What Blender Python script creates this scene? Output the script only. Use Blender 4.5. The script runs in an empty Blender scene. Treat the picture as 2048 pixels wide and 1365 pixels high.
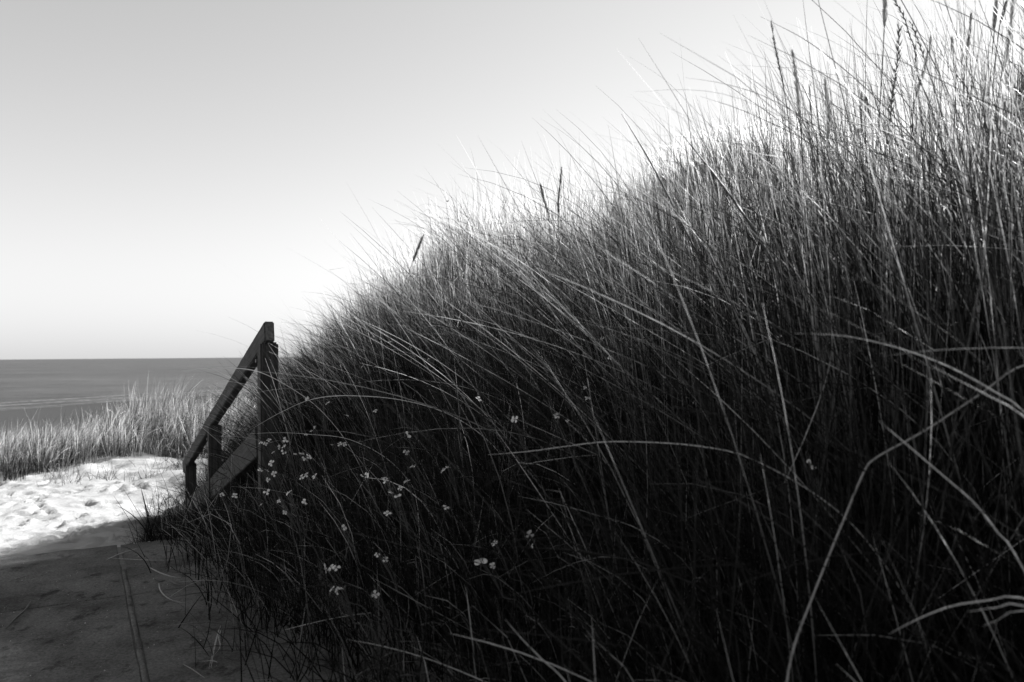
import bpy, math, random
import numpy as np
from mathutils import Matrix, Vector

C = bpy.context.scene.collection
scene = bpy.context.scene

# ------------------------------------------------------------------ camera
cd = bpy.data.cameras.new('camera'); cam = bpy.data.objects.new('camera', cd); C.objects.link(cam)
cd.sensor_width = 36.0; cd.lens = 28.0; cd.clip_start = 0.05; cd.clip_end = 60000
cam.matrix_world = (Matrix.Translation((0, 0, 0.8)) @ Matrix.Rotation(math.pi/2 + math.radians(1.03), 4, 'X')
                    @ Matrix.Rotation(-0.0082, 4, 'Z'))
cd.dof.use_dof = True; cd.dof.focus_distance = 3.4; cd.dof.aperture_fstop = 5.0
scene.camera = cam

# ------------------------------------------------------------------ sky and sun
SUN_EL, SUN_AZ = math.radians(30), math.radians(58)      # azimuth clockwise from +Y
world = bpy.data.worlds.new('World'); scene.world = world; world.use_nodes = True
wn = world.node_tree; wn.nodes.clear()
sky = wn.nodes.new('ShaderNodeTexSky'); sky.sky_type = 'NISHITA'; sky.sun_disc = False
sky.sun_elevation = SUN_EL; sky.sun_rotation = SUN_AZ
sky.air_density = 1.0; sky.dust_density = 0.0; sky.ozone_density = 1.0
# a black and white picture: the sky's colour goes through a channel mix
sp = wn.nodes.new('ShaderNodeSeparateColor'); mr = wn.nodes.new('ShaderNodeMath'); mb = wn.nodes.new('ShaderNodeMath'); bw = wn.nodes.new('ShaderNodeMath')
mr.operation = 'MULTIPLY'; mr.inputs[1].default_value = .08; mb.operation = 'MULTIPLY'; mb.inputs[1].default_value = .77; bw.operation = 'ADD'
wn.links.new(sky.outputs[0], sp.inputs[0]); wn.links.new(sp.outputs[1], mr.inputs[0]); wn.links.new(sp.outputs[2], mb.inputs[0])
wn.links.new(mr.outputs[0], bw.inputs[0]); wn.links.new(mb.outputs[0], bw.inputs[1])
bg = wn.nodes.new('ShaderNodeBackground'); bg.inputs['Strength'].default_value = 0.05
wo = wn.nodes.new('ShaderNodeOutputWorld')
wn.links.new(bw.outputs[0], bg.inputs[0]); wn.links.new(bg.outputs[0], wo.inputs[0])
sl = bpy.data.lights.new('sun', 'SUN'); sl.energy = 5.0; sl.angle = math.radians(0.5); sl.color = (1, 1, 1)
so = bpy.data.objects.new('sun', sl); C.objects.link(so)
sd = Vector((math.sin(SUN_AZ)*math.cos(SUN_EL), math.cos(SUN_AZ)*math.cos(SUN_EL), math.sin(SUN_EL)))
so.rotation_euler = sd.to_track_quat('Z', 'Y').to_euler(); so.location = (0, 0, 20)
scene.view_settings.view_transform = 'Standard'; scene.view_settings.look = 'None'
scene.view_settings.exposure = 1.9; scene.view_settings.gamma = 1.0
scene.view_settings.use_curve_mapping = False
scene.render.engine = 'CYCLES'
scene.cycles.max_bounces = 6; scene.cycles.diffuse_bounces = 3; scene.cycles.glossy_bounces = 2
scene.cycles.transmission_bounces = 3; scene.cycles.sample_clamp_indirect = 4.0

# ------------------------------------------------------------------ terrain
PX, PY = -0.475, 0.88            # direction of the path; N = (0.88, 0.475) points into the dune
def uv_of(x, y): return PX*x + PY*y, PY*x - PX*y
def xy_of(u, v): return PX*u + PY*v, PY*u - PX*v
def sst(a, b, x):
    t = np.clip((x-a)/(b-a), 0, 1); return t*t*(3-2*t)
def hsh(i, j, k=0):
    n = np.sin(i*127.1 + j*311.7 + k*74.7)*43758.5453
    return n - np.floor(n)
def noise(x, y, k=0):
    xi, yi = np.floor(x), np.floor(y); fx, fy = x-xi, y-yi
    fx = fx*fx*(3-2*fx); fy = fy*fy*(3-2*fy)
    a, b = hsh(xi, yi, k), hsh(xi+1, yi, k); c, d = hsh(xi, yi+1, k), hsh(xi+1, yi+1, k)
    return (a*(1-fx)+b*fx)*(1-fy) + (c*(1-fx)+d*fx)*fy - 0.5
def shore(x, y): return (x+48.9)*-0.937 + (y-76.0)*0.348
def height(x, y):
    x = np.asarray(x, float); y = np.asarray(y, float)
    u, v = uv_of(x, y)
    base = -1.25*sst(3.3, 9.2, u)
    s = shore(x, y)
    low = -1.25 - 1.75*sst(-56, -40, s) - 1.0*np.clip((s+40)/40, 0, 1) - 3.5*np.clip(s/90, 0, 1)
    base = np.where(s > -56, np.minimum(base, low), base)
    crest = np.interp(u, [-6, 0, 1.3, 2.3, 3.2, 4.4, 6, 8, 10, 11.5, 14], [1.1, 1.12, 1.2, .98, 1.0, 1.44, 1.50, 1.28, .80, -.4, -1.1])
    crest = crest + (1.0-crest)*sst(5.0, 8.0, v)*(u > 6)
    rise = 0.55*sst(0.45, 2.9, v) + 0.45*sst(1.1, 3.3, v)
    z = base*(1-rise) + crest*rise
    # the higher dune inland
    z = z + 3.0*np.exp(-(((x-4.1)/3.7)**2 + ((y-13.2)/3.6)**2)) * sst(3.6, 7.5, v)
    z = z + 1.3*np.exp(-(((x-16)/8.0)**2 + ((y-6.0)/12.0)**2)) * sst(4.0, 10, v)
    z = z + 4.15*np.exp(-((0.848*x+0.53*y-9.7)/1.8)**2 - ((0.848*y-0.53*x-2.7)/1.5)**4) * sst(4.0, 6.5, v)  # unseen dune right of the frame, added to keep sun off the slabs
    # unseen dune across the path, added left and behind to block sky light
    z = z + (3.4 + .6*noise(x*.3, y*.3, 14))*sst(-1.75, -4.9, v)*sst(6.5, 3.0, u) + 1.6*sst(-4.5, -9.0, u)*sst(2.5, .5, v)
    # the low foredune left of the stairs
    fd = np.exp(-((y-17.0)/2.4)**2)*(.06 + .60*sst(-9.8, -6.6, x)) + .12*np.exp(-(((x+6.4)/1.2)**2+((y-14.6)/.9)**2))
    z = z + fd*sst(1.5, -1.5, v-1.0)
    rough = sst(0.5, 1.4, v) + sst(9.0, 10.5, u)*0.4
    z = z + rough*(0.30*noise(x*0.8, y*0.8, 1) + 0.09*noise(x*2.3, y*2.3, 2))
    return np.where(s > -56, np.minimum(z, low + 0*z), z)

# ------------------------------------------------------------------ helpers
rng = np.random.default_rng(7)
def tag(o, label=None, cat=None, group=None, kind=None):
    if label: o['label'] = label
    if cat: o['category'] = cat
    if group: o['group'] = group
    if kind: o['kind'] = kind
    return o
def empty(name, loc=(0, 0, 0)):
    o = bpy.data.objects.new(name, None); C.objects.link(o); o.location = loc; o.empty_display_size = .05
    return o
def link(name, me, mat, parent=None, smooth=True):
    if mat: me.materials.append(mat)
    o = bpy.data.objects.new(name, me); C.objects.link(o)
    if parent is not None:
        o.parent = parent; me.transform(Matrix.Translation(-Vector(parent.location)))
    if smooth: me.polygons.foreach_set('use_smooth', [True]*len(me.polygons))
    return o
def mesh_np(name, V, F, tone=None):
    """V (n,3) float, F (m,4) int quads"""
    me = bpy.data.meshes.new(name)
    V = np.ascontiguousarray(V, np.float32); F = np.ascontiguousarray(F, np.int32)
    k = F.shape[1]
    me.vertices.add(len(V)); me.vertices.foreach_set('co', V.ravel())
    me.loops.add(F.size); me.loops.foreach_set('vertex_index', F.ravel())
    me.polygons.add(len(F)); me.polygons.foreach_set('loop_start', np.arange(0, F.size, k, dtype=np.int32))
    me.polygons.foreach_set('loop_total', np.full(len(F), k, np.int32))
    me.update(calc_edges=True)
    if tone is not None:
        a = me.attributes.new('tone', 'FLOAT', 'POINT'); a.data.foreach_set('value', np.ascontiguousarray(tone, np.float32))
    return me
def norm(a): return a/np.maximum(np.linalg.norm(a, axis=-1, keepdims=True), 1e-9)

# ------------------------------------------------------------------ materials
def new_mat(name):
    m = bpy.data.materials.new(name); m.use_nodes = True; nt = m.node_tree; nt.nodes.clear()
    return m, nt, nt.nodes, nt.links
def nd(nt, t, **kw):
    n = nt.nodes.new(t)
    for k, v in kw.items():
        if k in n.inputs: n.inputs[k].default_value = v
        else: setattr(n, k, v)
    return n
def ramp(nt, src, stops):
    r = nt.nodes.new('ShaderNodeValToRGB'); e = r.color_ramp.elements
    while len(e) < len(stops): e.new(.5)
    for s, (p, c) in zip(e, stops): s.position = p; s.color = (c, c, c, 1)
    nt.links.new(src, r.inputs[0]); return r.outputs[0]
def math_(nt, op, a, b=None):
    n = nt.nodes.new('ShaderNodeMath'); n.operation = op
    for i, v in enumerate((a, b)):
        if v is None: continue
        if isinstance(v, (int, float)): n.inputs[i].default_value = v
        else: nt.links.new(v, n.inputs[i])
    return n.outputs[0]
def blade_mat(name, trans=.50, rough=.42, spec=.07, gain=1.0):
    m, nt, N, L = new_mat(name)
    at = nd(nt, 'ShaderNodeAttribute', attribute_name='tone')
    col = math_(nt, 'MULTIPLY', at.outputs['Fac'], gain)
    p = nd(nt, 'ShaderNodeBsdfPrincipled', Roughness=rough); p.inputs['Specular IOR Level'].default_value = spec
    L.new(col, p.inputs['Base Color'])
    t = nd(nt, 'ShaderNodeBsdfTranslucent'); L.new(col, t.inputs['Color'])
    mx = nd(nt, 'ShaderNodeMixShader'); mx.inputs[0].default_value = trans
    L.new(p.outputs[0], mx.inputs[1]); L.new(t.outputs[0], mx.inputs[2])
    o = nd(nt, 'ShaderNodeOutputMaterial'); L.new(mx.outputs[0], o.inputs[0]); return m
def plain_mat(name, c, rough=.6, spec=.3, trans=0.0, grain=None, bump=0.0, scale=40, stretch=(1, 1, 1)):
    m, nt, N, L = new_mat(name)
    p = nd(nt, 'ShaderNodeBsdfPrincipled', Roughness=rough); p.inputs['Specular IOR Level'].default_value = spec
    tc = nd(nt, 'ShaderNodeTexCoord'); mp = nd(nt, 'ShaderNodeMapping'); mp.inputs['Scale'].default_value = stretch
    L.new(tc.outputs['Object'], mp.inputs[0])
    ns = nd(nt, 'ShaderNodeTexNoise', Scale=scale, Detail=5.0); L.new(mp.outputs[0], ns.inputs['Vector'])
    g = grain if grain else .25
    L.new(ramp(nt, ns.outputs[0], [(.3, c*(1-g)), (.7, c*(1+g))]), p.inputs['Base Color'])
    if bump:
        b = nd(nt, 'ShaderNodeBump', Strength=bump, Distance=.004); L.new(ns.outputs[0], b.inputs['Height']); L.new(b.outputs[0], p.inputs['Normal'])
    out = p.outputs[0]
    if trans:
        t = nd(nt, 'ShaderNodeBsdfTranslucent'); t.inputs[0].default_value = (c, c, c, 1)
        mx = nd(nt, 'ShaderNodeMixShader'); mx.inputs[0].default_value = trans
        L.new(p.outputs[0], mx.inputs[1]); L.new(t.outputs[0], mx.inputs[2]); out = mx.outputs[0]
    o = nd(nt, 'ShaderNodeOutputMaterial'); L.new(out, o.inputs[0]); return m

M_GRASS = blade_mat('marram_blade')
M_FAR = blade_mat('marram_far', trans=.35, rough=.5, spec=.2, gain=1.4)
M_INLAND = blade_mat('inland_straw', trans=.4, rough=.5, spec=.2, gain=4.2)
M_EAR = blade_mat('seed_husk', trans=.55, rough=.6, spec=.2)
M_STEM = plain_mat('flower_stem', .05, .6)
M_PETAL = plain_mat('petal', .55, .6, .2, trans=.3, grain=.06, scale=200)
M_EYE = plain_mat('flower_eye', .3, .7)
M_LEAFD = plain_mat('dry_leaf', .06, .7)
M_STRAW = plain_mat('straw', .2, .5, .4, grain=.3, scale=120)
M_SHELL = plain_mat('shell', .16, .35, .5, grain=.5, scale=300)

# sand and dune ground
m, nt, N, L = new_mat('sand'); M_SAND = m
at_ = nd(nt, 'ShaderNodeAttribute', attribute_name='tone')      # 0 clean sand .. 1 grass litter and humus
wet = nd(nt, 'ShaderNodeAttribute', attribute_name='wet')
tc = nd(nt, 'ShaderNodeTexCoord')
n1 = nd(nt, 'ShaderNodeTexNoise', Scale=3.0, Detail=8.0, Roughness=.7); L.new(tc.outputs['Object'], n1.inputs['Vector'])
n2 = nd(nt, 'ShaderNodeTexNoise', Scale=900.0, Detail=2.0); L.new(tc.outputs['Object'], n2.inputs['Vector'])
n3 = nd(nt, 'ShaderNodeTexNoise', Scale=30.0, Detail=6.0, Roughness=.65); L.new(tc.outputs['Object'], n3.inputs['Vector'])
base = ramp(nt, n1.outputs[0], [(.3, .28), (.7, .35)])
g = ramp(nt, n2.outputs[0], [(.3, .85), (.7, 1.1)])
mul = nd(nt, 'ShaderNodeMixRGB', blend_type='MULTIPLY'); mul.inputs[0].default_value = 1
L.new(base, mul.inputs[1]); L.new(g, mul.inputs[2])
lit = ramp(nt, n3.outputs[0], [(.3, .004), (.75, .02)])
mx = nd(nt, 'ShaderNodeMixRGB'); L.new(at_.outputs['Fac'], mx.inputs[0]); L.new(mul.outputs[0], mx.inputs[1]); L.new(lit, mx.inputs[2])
mw = nd(nt, 'ShaderNodeMixRGB'); L.new(wet.outputs['Fac'], mw.inputs[0]); L.new(mx.outputs[0], mw.inputs[1]); mw.inputs[2].default_value = (.055, .055, .055, 1)
p = nd(nt, 'ShaderNodeBsdfDiffuse', Roughness=.4)
L.new(mw.outputs[0], p.inputs['Color'])
ad = math_(nt, 'ADD', math_(nt, 'MULTIPLY', n3.outputs[0], 1.0), math_(nt, 'MULTIPLY', n1.outputs[0], 2.0))
b = nd(nt, 'ShaderNodeBump', Strength=.5, Distance=.02); L.new(ad, b.inputs['Height']); L.new(b.outputs[0], p.inputs['Normal'])
o = nd(nt, 'ShaderNodeOutputMaterial'); L.new(p.outputs[0], o.inputs[0])

# concrete slab with drifted sand
m, nt, N, L = new_mat('sanded_concrete'); M_SLAB = m
tc = nd(nt, 'ShaderNodeTexCoord')
n1 = nd(nt, 'ShaderNodeTexNoise', Scale=2.2, Detail=9.0, Roughness=.68); L.new(tc.outputs['Object'], n1.inputs['Vector'])
mp = nd(nt, 'ShaderNodeMapping'); mp.inputs['Scale'].default_value = (13, 9, 9)
L.new(tc.outputs['Object'], mp.inputs[0])
n2 = nd(nt, 'ShaderNodeTexNoise', Scale=1.0, Detail=6.0, Roughness=.7); L.new(mp.outputs[0], n2.inputs['Vector'])
n3 = nd(nt, 'ShaderNodeTexNoise', Scale=110.0, Detail=6.0, Roughness=.8); L.new(tc.outputs['Object'], n3.inputs['Vector'])
a = ramp(nt, n1.outputs[0], [(.38, .06), (.5, .098), (.62, .13)])
bb = ramp(nt, n2.outputs[0], [(.36, .45), (.44, .95), (.7, 1.08)])
c = ramp(nt, n3.outputs[0], [(.36, .55), (.5, 1.0), (.64, 1.4)])
m1 = nd(nt, 'ShaderNodeMixRGB', blend_type='MULTIPLY'); m1.inputs[0].default_value = 1; L.new(a, m1.inputs[1]); L.new(bb, m1.inputs[2])
m2 = nd(nt, 'ShaderNodeMixRGB', blend_type='MULTIPLY'); m2.inputs[0].default_value = 1; L.new(m1.outputs[0], m2.inputs[1]); L.new(c, m2.inputs[2])
p = nd(nt, 'ShaderNodeBsdfDiffuse', Roughness=.6); L.new(m2.outputs[0], p.inputs['Color'])
ad = math_(nt, 'ADD', n1.outputs[0], math_(nt, 'MULTIPLY', n3.outputs[0], .25))
b = nd(nt, 'ShaderNodeBump', Strength=.4, Distance=.004); L.new(ad, b.inputs['Height']); L.new(b.outputs[0], p.inputs['Normal'])
o = nd(nt, 'ShaderNodeOutputMaterial'); L.new(p.outputs[0], o.inputs[0])

# weathered wood, grain along local x
def wood_mat(name, lo, hi):
    m, nt, N, L = new_mat(name)
    tc = nd(nt, 'ShaderNodeTexCoord'); mp = nd(nt, 'ShaderNodeMapping'); mp.inputs['Scale'].default_value = (2.5, 60, 60)
    L.new(tc.outputs['Object'], mp.inputs[0])
    n1 = nd(nt, 'ShaderNodeTexNoise', Scale=1.0, Detail=6.0, Roughness=.65, Distortion=.4); L.new(mp.outputs[0], n1.inputs['Vector'])
    n2 = nd(nt, 'ShaderNodeTexNoise', Scale=9.0, Detail=4.0); L.new(tc.outputs['Object'], n2.inputs['Vector'])
    a = ramp(nt, n1.outputs[0], [(.3, lo), (.5, (lo+hi)/2), (.7, hi)]); c = ramp(nt, n2.outputs[0], [(.3, .7), (.7, 1.15)])
    mm = nd(nt, 'ShaderNodeMixRGB', blend_type='MULTIPLY'); mm.inputs[0].default_value = 1; L.new(a, mm.inputs[1]); L.new(c, mm.inputs[2])
    p = nd(nt, 'ShaderNodeBsdfPrincipled', Roughness=.8); p.inputs['Specular IOR Level'].default_value = .2; L.new(mm.outputs[0], p.inputs['Base Color'])
    b = nd(nt, 'ShaderNodeBump', Strength=.7, Distance=.004); L.new(n1.outputs[0], b.inputs['Height']); L.new(b.outputs[0], p.inputs['Normal'])
    o = nd(nt, 'ShaderNodeOutputMaterial'); L.new(p.outputs[0], o.inputs[0]); return m
M_WOOD = wood_mat('weathered_wood', .009, .055)

# sea
m, nt, N, L = new_mat('sea_water'); M_SEA = m
tc = nd(nt, 'ShaderNodeTexCoord'); mp = nd(nt, 'ShaderNodeMapping')
mp.inputs['Rotation'].default_value = (0, 0, math.radians(20)); mp.inputs['Scale'].default_value = (.35, 1.0, 1)
L.new(tc.outputs['Object'], mp.inputs[0])
n1 = nd(nt, 'ShaderNodeTexNoise', Scale=.5, Detail=10.0, Roughness=.72); L.new(mp.outputs[0], n1.inputs['Vector'])
n2 = nd(nt, 'ShaderNodeTexNoise', Scale=.02, Detail=6.0, Roughness=.6); L.new(mp.outputs[0], n2.inputs['Vector'])
n4 = nd(nt, 'ShaderNodeTexNoise', Scale=.16, Detail=7.0, Roughness=.75); L.new(mp.outputs[0], n4.inputs['Vector'])
col = ramp(nt, math_(nt, 'ADD', math_(nt, 'MULTIPLY', n2.outputs[0], .4), math_(nt, 'MULTIPLY', n4.outputs[0], .6)), [(.36, .018), (.64, .068)])
p = nd(nt, 'ShaderNodeBsdfPrincipled', Roughness=.45); p.inputs['Specular IOR Level'].default_value = .12; L.new(col, p.inputs['Base Color'])
b = nd(nt, 'ShaderNodeBump', Strength=1.0, Distance=.5); L.new(n1.outputs[0], b.inputs['Height']); L.new(b.outputs[0], p.inputs['Normal'])
o = nd(nt, 'ShaderNodeOutputMaterial'); L.new(p.outputs[0], o.inputs[0])
M_FOAM = plain_mat('sea_foam', .065, .9, .1, grain=.5, scale=1.5)

# ------------------------------------------------------------------ ground sheet
def axis(parts):
    out = []
    for a, b_, s in parts: out += list(np.arange(a, b_, s))
    return np.array(out)
def geo(a, b_, n): return list(np.sign(a)*np.geomspace(abs(a), abs(b_), n))
xs = np.array(geo(-9000, -28, 26)[:-1] + list(axis([(-28, -10.5, .5), (-10.8, -3.2, .05), (-3.2, 4, .1), (4, 16, .3), (16, 30, .8)])) + geo(30, 9000, 20))
ys = np.array(geo(-9000, -12, 16)[:-1] + list(axis([(-12, -2, .5), (-2, 7.2, .11), (7.2, 16.6, .05), (16.6, 26, .18), (26, 110, 1.3)])) + geo(110, 9000, 22))
X, Y = np.meshgrid(xs, ys); Z = height(X, Y)
U, Vv = uv_of(X, Y)
# the bed of the slabs lies lower than their tops
Z = np.where((U < 5.4) & (U > -4) & (Vv > -1.6) & (Vv < 0.9), np.minimum(Z, -.10-.1*sst(3.9, 4.3, U)), Z)
# trodden sand: many footprints with raised rims
beach = (X > -14) & (X < -2) & (Y > 8.2) & (Y < 16.6)
fr = np.random.default_rng(3)
amp = np.zeros_like(Z)
amp += .02*noise(X*2.2, Y*2.2, 5) + .014*noise(X*6, Y*6, 6) + sst(11.6, 13.2, Y)*(.13*noise(X*1.4, Y*1.7, 7) + .05*noise(X*3.7, Y*4.1, 8) + .025*noise(X*9, Y*9, 10))
for k in range(900):
    fx, fy = fr.uniform(-11, -2.2), 8.3 + fr.uniform(0, 1)**1.0*5.2
    if fy > 12.9 + .35*math.sin(fx*1.3): continue
    a = fr.normal(0.5, .5); ln, wd = fr.uniform(.07, .14), fr.uniform(.04, .065); dp = fr.uniform(.02, .06)
    i0, i1 = np.searchsorted(ys, [fy-.45, fy+.45]); j0, j1 = np.searchsorted(xs, [fx-.45, fx+.45])
    x_, y_ = X[i0:i1, j0:j1]-fx, Y[i0:i1, j0:j1]-fy
    r = np.sqrt(((x_*math.cos(a)+y_*math.sin(a))/ln)**2 + ((-x_*math.sin(a)+y_*math.cos(a))/wd)**2)
    amp[i0:i1, j0:j1] += -dp*np.exp(-r**4) + .45*dp*np.exp(-((r-1.35)/.35)**2)
onsand = sst(8.3, 8.9, U)*sst(16.6, 16.0, Y)*sst(1.6, .9, Vv)
Z = Z + amp*np.where(beach, onsand, 0)
S = shore(X, Y)
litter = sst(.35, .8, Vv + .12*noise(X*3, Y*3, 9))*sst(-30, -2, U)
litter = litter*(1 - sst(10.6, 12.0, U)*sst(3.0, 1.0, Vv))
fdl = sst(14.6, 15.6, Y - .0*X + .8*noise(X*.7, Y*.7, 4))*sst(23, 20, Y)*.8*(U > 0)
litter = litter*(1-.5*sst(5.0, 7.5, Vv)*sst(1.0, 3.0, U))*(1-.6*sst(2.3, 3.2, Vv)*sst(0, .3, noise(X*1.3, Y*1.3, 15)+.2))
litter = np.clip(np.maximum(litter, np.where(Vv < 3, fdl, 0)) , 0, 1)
wetv = sst(-50, -24, S + 3*noise(X*.05, Y*.05, 8))
ny, nx = X.shape
idx = np.arange(ny*nx).reshape(ny, nx)
F = np.stack([idx[:-1, :-1], idx[:-1, 1:], idx[1:, 1:], idx[1:, :-1]], -1).reshape(-1, 4)
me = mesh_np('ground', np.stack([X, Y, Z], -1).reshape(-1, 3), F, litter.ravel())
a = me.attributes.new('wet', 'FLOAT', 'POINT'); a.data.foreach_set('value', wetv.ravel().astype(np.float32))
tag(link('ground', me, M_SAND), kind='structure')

# ------------------------------------------------------------------ sea with low breakers near the shore
gx = np.array([-30000, -8000, -2000, -600, -250, -120, -60, 0, 120, 600, 8000, 30000.])
gy = np.array([-30000, -2000, 0, 50, 100, 250, 800, 3000, 12000, 40000.])
A, B = np.meshgrid(gx, gy); i2 = np.arange(A.size).reshape(A.shape)
F = np.stack([i2[:-1, :-1], i2[:-1, 1:], i2[1:, 1:], i2[1:, :-1]], -1).reshape(-1, 4)
tag(link('sea', mesh_np('sea', np.stack([A, B, np.full_like(A, -4.0)], -1).reshape(-1, 3), F), M_SEA, smooth=False), kind='structure')
def shore_pt(s, t):          # s metres seaward of the waterline, t metres along it
    return -48.9 - .937*s + .348*t, 76.0 + .348*s + .937*t
for k, (s0, hw, hh) in enumerate([(1.5, .5, .05), (5.5, .3, .10), (10.5, .35, .10)]):
    ts = np.arange(-60, 90, .8); rows = []
    for t in ts:
        w = hw*(.4 + 1.1*abs(noise(np.array(t*.13), np.array(k*3.1), 11)+.5)); c0 = s0 + 1.6*noise(np.array(t*.05), np.array(k*9.), 12)
        rows.append([(*shore_pt(c0-w, t), -4.02), (*shore_pt(c0-.3*w, t), -4+hh), (*shore_pt(c0+w, t), -4.02)])
    V = np.array(rows).reshape(-1, 3); n = len(ts); q = np.arange(n*3).reshape(n, 3)
    F = np.concatenate([np.stack([q[:-1, j], q[:-1, j+1], q[1:, j+1], q[1:, j]], -1) for j in (0, 1)])
    tag(link('breaking_wave', mesh_np('breaking_wave', V, F), M_FOAM), ['white line of foam lapping at the very edge of the wet beach',
        'low breaking wave, middle one of three lines off the beach', 'outermost low breaking wave with open sea behind it'][k], 'wave', 'low waves off the beach')

# ------------------------------------------------------------------ slab path
path = empty('path'); tag(path, kind='structure')
def slab(u0, u1, v0, v1, seed, ragged=False):
    """one cast slab: top with slightly broken edges, sides"""
    r = np.random.default_rng(seed); n = 14
    ring = []
    for a_, b_ in [((u0, v0), (u1, v0)), ((u1, v0), (u1, v1)), ((u1, v1), (u0, v1)), ((u0, v1), (u0, v0))]:
        far = ragged and a_[0] == u1 and b_[0] == u1
        m_ = n*3 if far else n
        for i in range(m_):
            t = i/m_; uu, vv = a_[0]+(b_[0]-a_[0])*t, a_[1]+(b_[1]-a_[1])*t
            j = r.normal(0, .010 if far else .0015)
            ring.append((uu+(j if a_[0] == b_[0] else 0), vv+(j if a_[1] == b_[1] else 0)))
    ring = np.array(ring); cx = ring.mean(0); inner = cx+(ring-cx)*(1-.004/np.abs(ring-cx).max())
    def P3(q, z): x, y = xy_of(q[:, 0], q[:, 1]); return np.stack([x, y, np.full(len(q), z)], -1)
    k = len(ring); V = np.concatenate([P3(inner, 0), P3(ring, -.002), P3(ring, -.12)])
    faces = [tuple(range(k))][:1]
    faces = [list(range(k))[::-1]]
    for i in range(k):
        j = (i+1) % k
        faces += [[i, j, k+j, k+i], [k+i, k+j, 2*k+j, 2*k+i]]
    me = bpy.data.meshes.new('paving_slab'); me.from_pydata(V.tolist(), [], faces)
    import bmesh
    bm = bmesh.new(); bm.from_mesh(me); bmesh.ops.recalc_face_normals(bm, faces=bm.faces); bm.to_mesh(me); bm.free()
    return link('paving_slab', me, M_SLAB, path, smooth=False)
us = [-3.8, -2.1, -.4, 1.3, 3.005, 3.84]
sd_ = 0
for i in range(len(us)-1):
    for v0, v1 in [(-1.55, .1315), (.1465, .88)]:
        sd_ += 1; slab(us[i]+.004, us[i+1]-.004, v0, v1, sd_, ragged=(i == len(us)-2))
# the narrow concrete strip between the slabs, standing a little proud
for a_, b_ in [(-3.7, -.5), (-.49, 1.6), (1.61, 2.42), (2.43, 2.86), (2.87, 3.36)]:
    r = np.random.default_rng(int((a_+9)*100)); n = max(4, int((b_-a_)/.06)); V = []
    for i in range(n+1):
        u = a_+(b_-a_)*i/n; w = .0062+r.uniform(-.001, .001); o_ = r.normal(0, .0008); z = .004+r.uniform(-.0008, .0012)
        for v, zz in [(.139+o_-w, -.05), (.139+o_-w, z-.002), (.139+o_-w*.6, z), (.139+o_+w*.6, z), (.139+o_+w, z-.002), (.139+o_+w, -.05)]:
            x, y = xy_of(u, v); V.append((x, y, zz))
    q = np.arange((n+1)*6).reshape(n+1, 6)
    F = np.concatenate([np.stack([q[:-1, j], q[1:, j], q[1:, j+1], q[:-1, j+1]], -1) for j in range(5)])
    link('joint_strip', mesh_np('joint_strip', np.array(V), F), M_SLAB, path, smooth=False)
# drifted sand fills the joints just below the slab tops
V = []
for u, v in [(-3.8, -1.55), (3.80, -1.55), (3.80, .87), (-3.8, .87)]:
    x, y = xy_of(u, v); V.append((x, y, -.003))
me = mesh_np('joint_sand', np.array(V), np.array([[0, 1, 2, 3]])[:, ::-1]); link('joint_sand', me, plain_mat('joint_dirt', .085, .9), path, smooth=False)
# grit lying on the slabs
gv, gf = [], []
r = np.random.default_rng(5)
for k in range(300):
    u, v = r.uniform(1.5, 3.8), r.uniform(-.35, .34); x, y = xy_of(u, v); s = abs(r.normal(.0004, .0008))+.0005
    n0 = len(gv)
    for a_ in range(4): gv.append((x+s*math.cos(a_*1.57+k), y+s*math.sin(a_*1.57+k)*.8, .0005))
    gv.append((x, y, s*1.1+.0005)); gf += [(n0+i, n0+(i+1) % 4, n0+4) for i in range(4)]
me = bpy.data.meshes.new('grit'); me.from_pydata(gv, [], gf)
tag(link('grit', me, plain_mat('grit_stone', .3, .7, grain=.9, scale=60), smooth=False), 'grains of grit scattered over the shaded slabs', 'grit', kind='stuff')

# ------------------------------------------------------------------ handrail of the beach stairs
import bmesh
rail = empty('handrail', (-1.39, 4.5, 0.0))
tag(rail, 'dark weathered wooden handrail on three posts going down to the beach', 'handrail')
def beam(name, a, b_, w, h, up=(0, 0, 1), cut_vertical=False, parent=rail, bev=.006, jit=.0015):
    """a sawn timber from a to b (centre line), w across, h high, local x along the grain"""
    a, b_ = Vector(a), Vector(b_); d = (b_-a); ln = d.length; d.normalize()
    s = d.cross(Vector(up)).normalized(); t = s.cross(d).normalized()
    bm = bmesh.new(); r = random.Random(ln)
    n = max(3, int(ln/.12)); rings = []
    sh = 0
    for i in range(n+1):
        ring = []
        for y, z in [(-w/2, -h/2), (w/2, -h/2), (w/2, h/2), (-w/2, h/2)]:
            x = ln*i/n
            if cut_vertical:
                x += (z*(-d.z)/max(.2, math.hypot(d.x, d.y)))*-1 if i in (0, n) else 0
            ring.append(bm.verts.new((x, y+r.uniform(-jit, jit), z+r.uniform(-jit, jit))))
        rings.append(ring)
    for i in range(n):
        for j in range(4):
            bm.faces.new((rings[i][j], rings[i][(j+1) % 4], rings[i+1][(j+1) % 4], rings[i+1][j]))
    bm.faces.new(rings[0][::-1]); bm.faces.new(rings[-1])
    bmesh.ops.recalc_face_normals(bm, faces=bm.faces)
    edges = [e for e in bm.edges if e.calc_face_angle(0) > .8]
    bmesh.ops.bevel(bm, geom=edges, offset=bev, segments=2, affect='EDGES')
    me = bpy.data.meshes.new(name); bm.to_mesh(me); bm.free()
    o = bpy.data.objects.new(name, me); C.objects.link(o); me.materials.append(M_WOOD)
    mw = Matrix.Translation(a) @ Matrix((d, s, t)).transposed().to_4x4()
    o.parent = parent; o.matrix_local = Matrix.Translation(-parent.location) @ mw
    return o
def P(u, v, z): x, y = xy_of(u, v); return (x, y, z)
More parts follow.
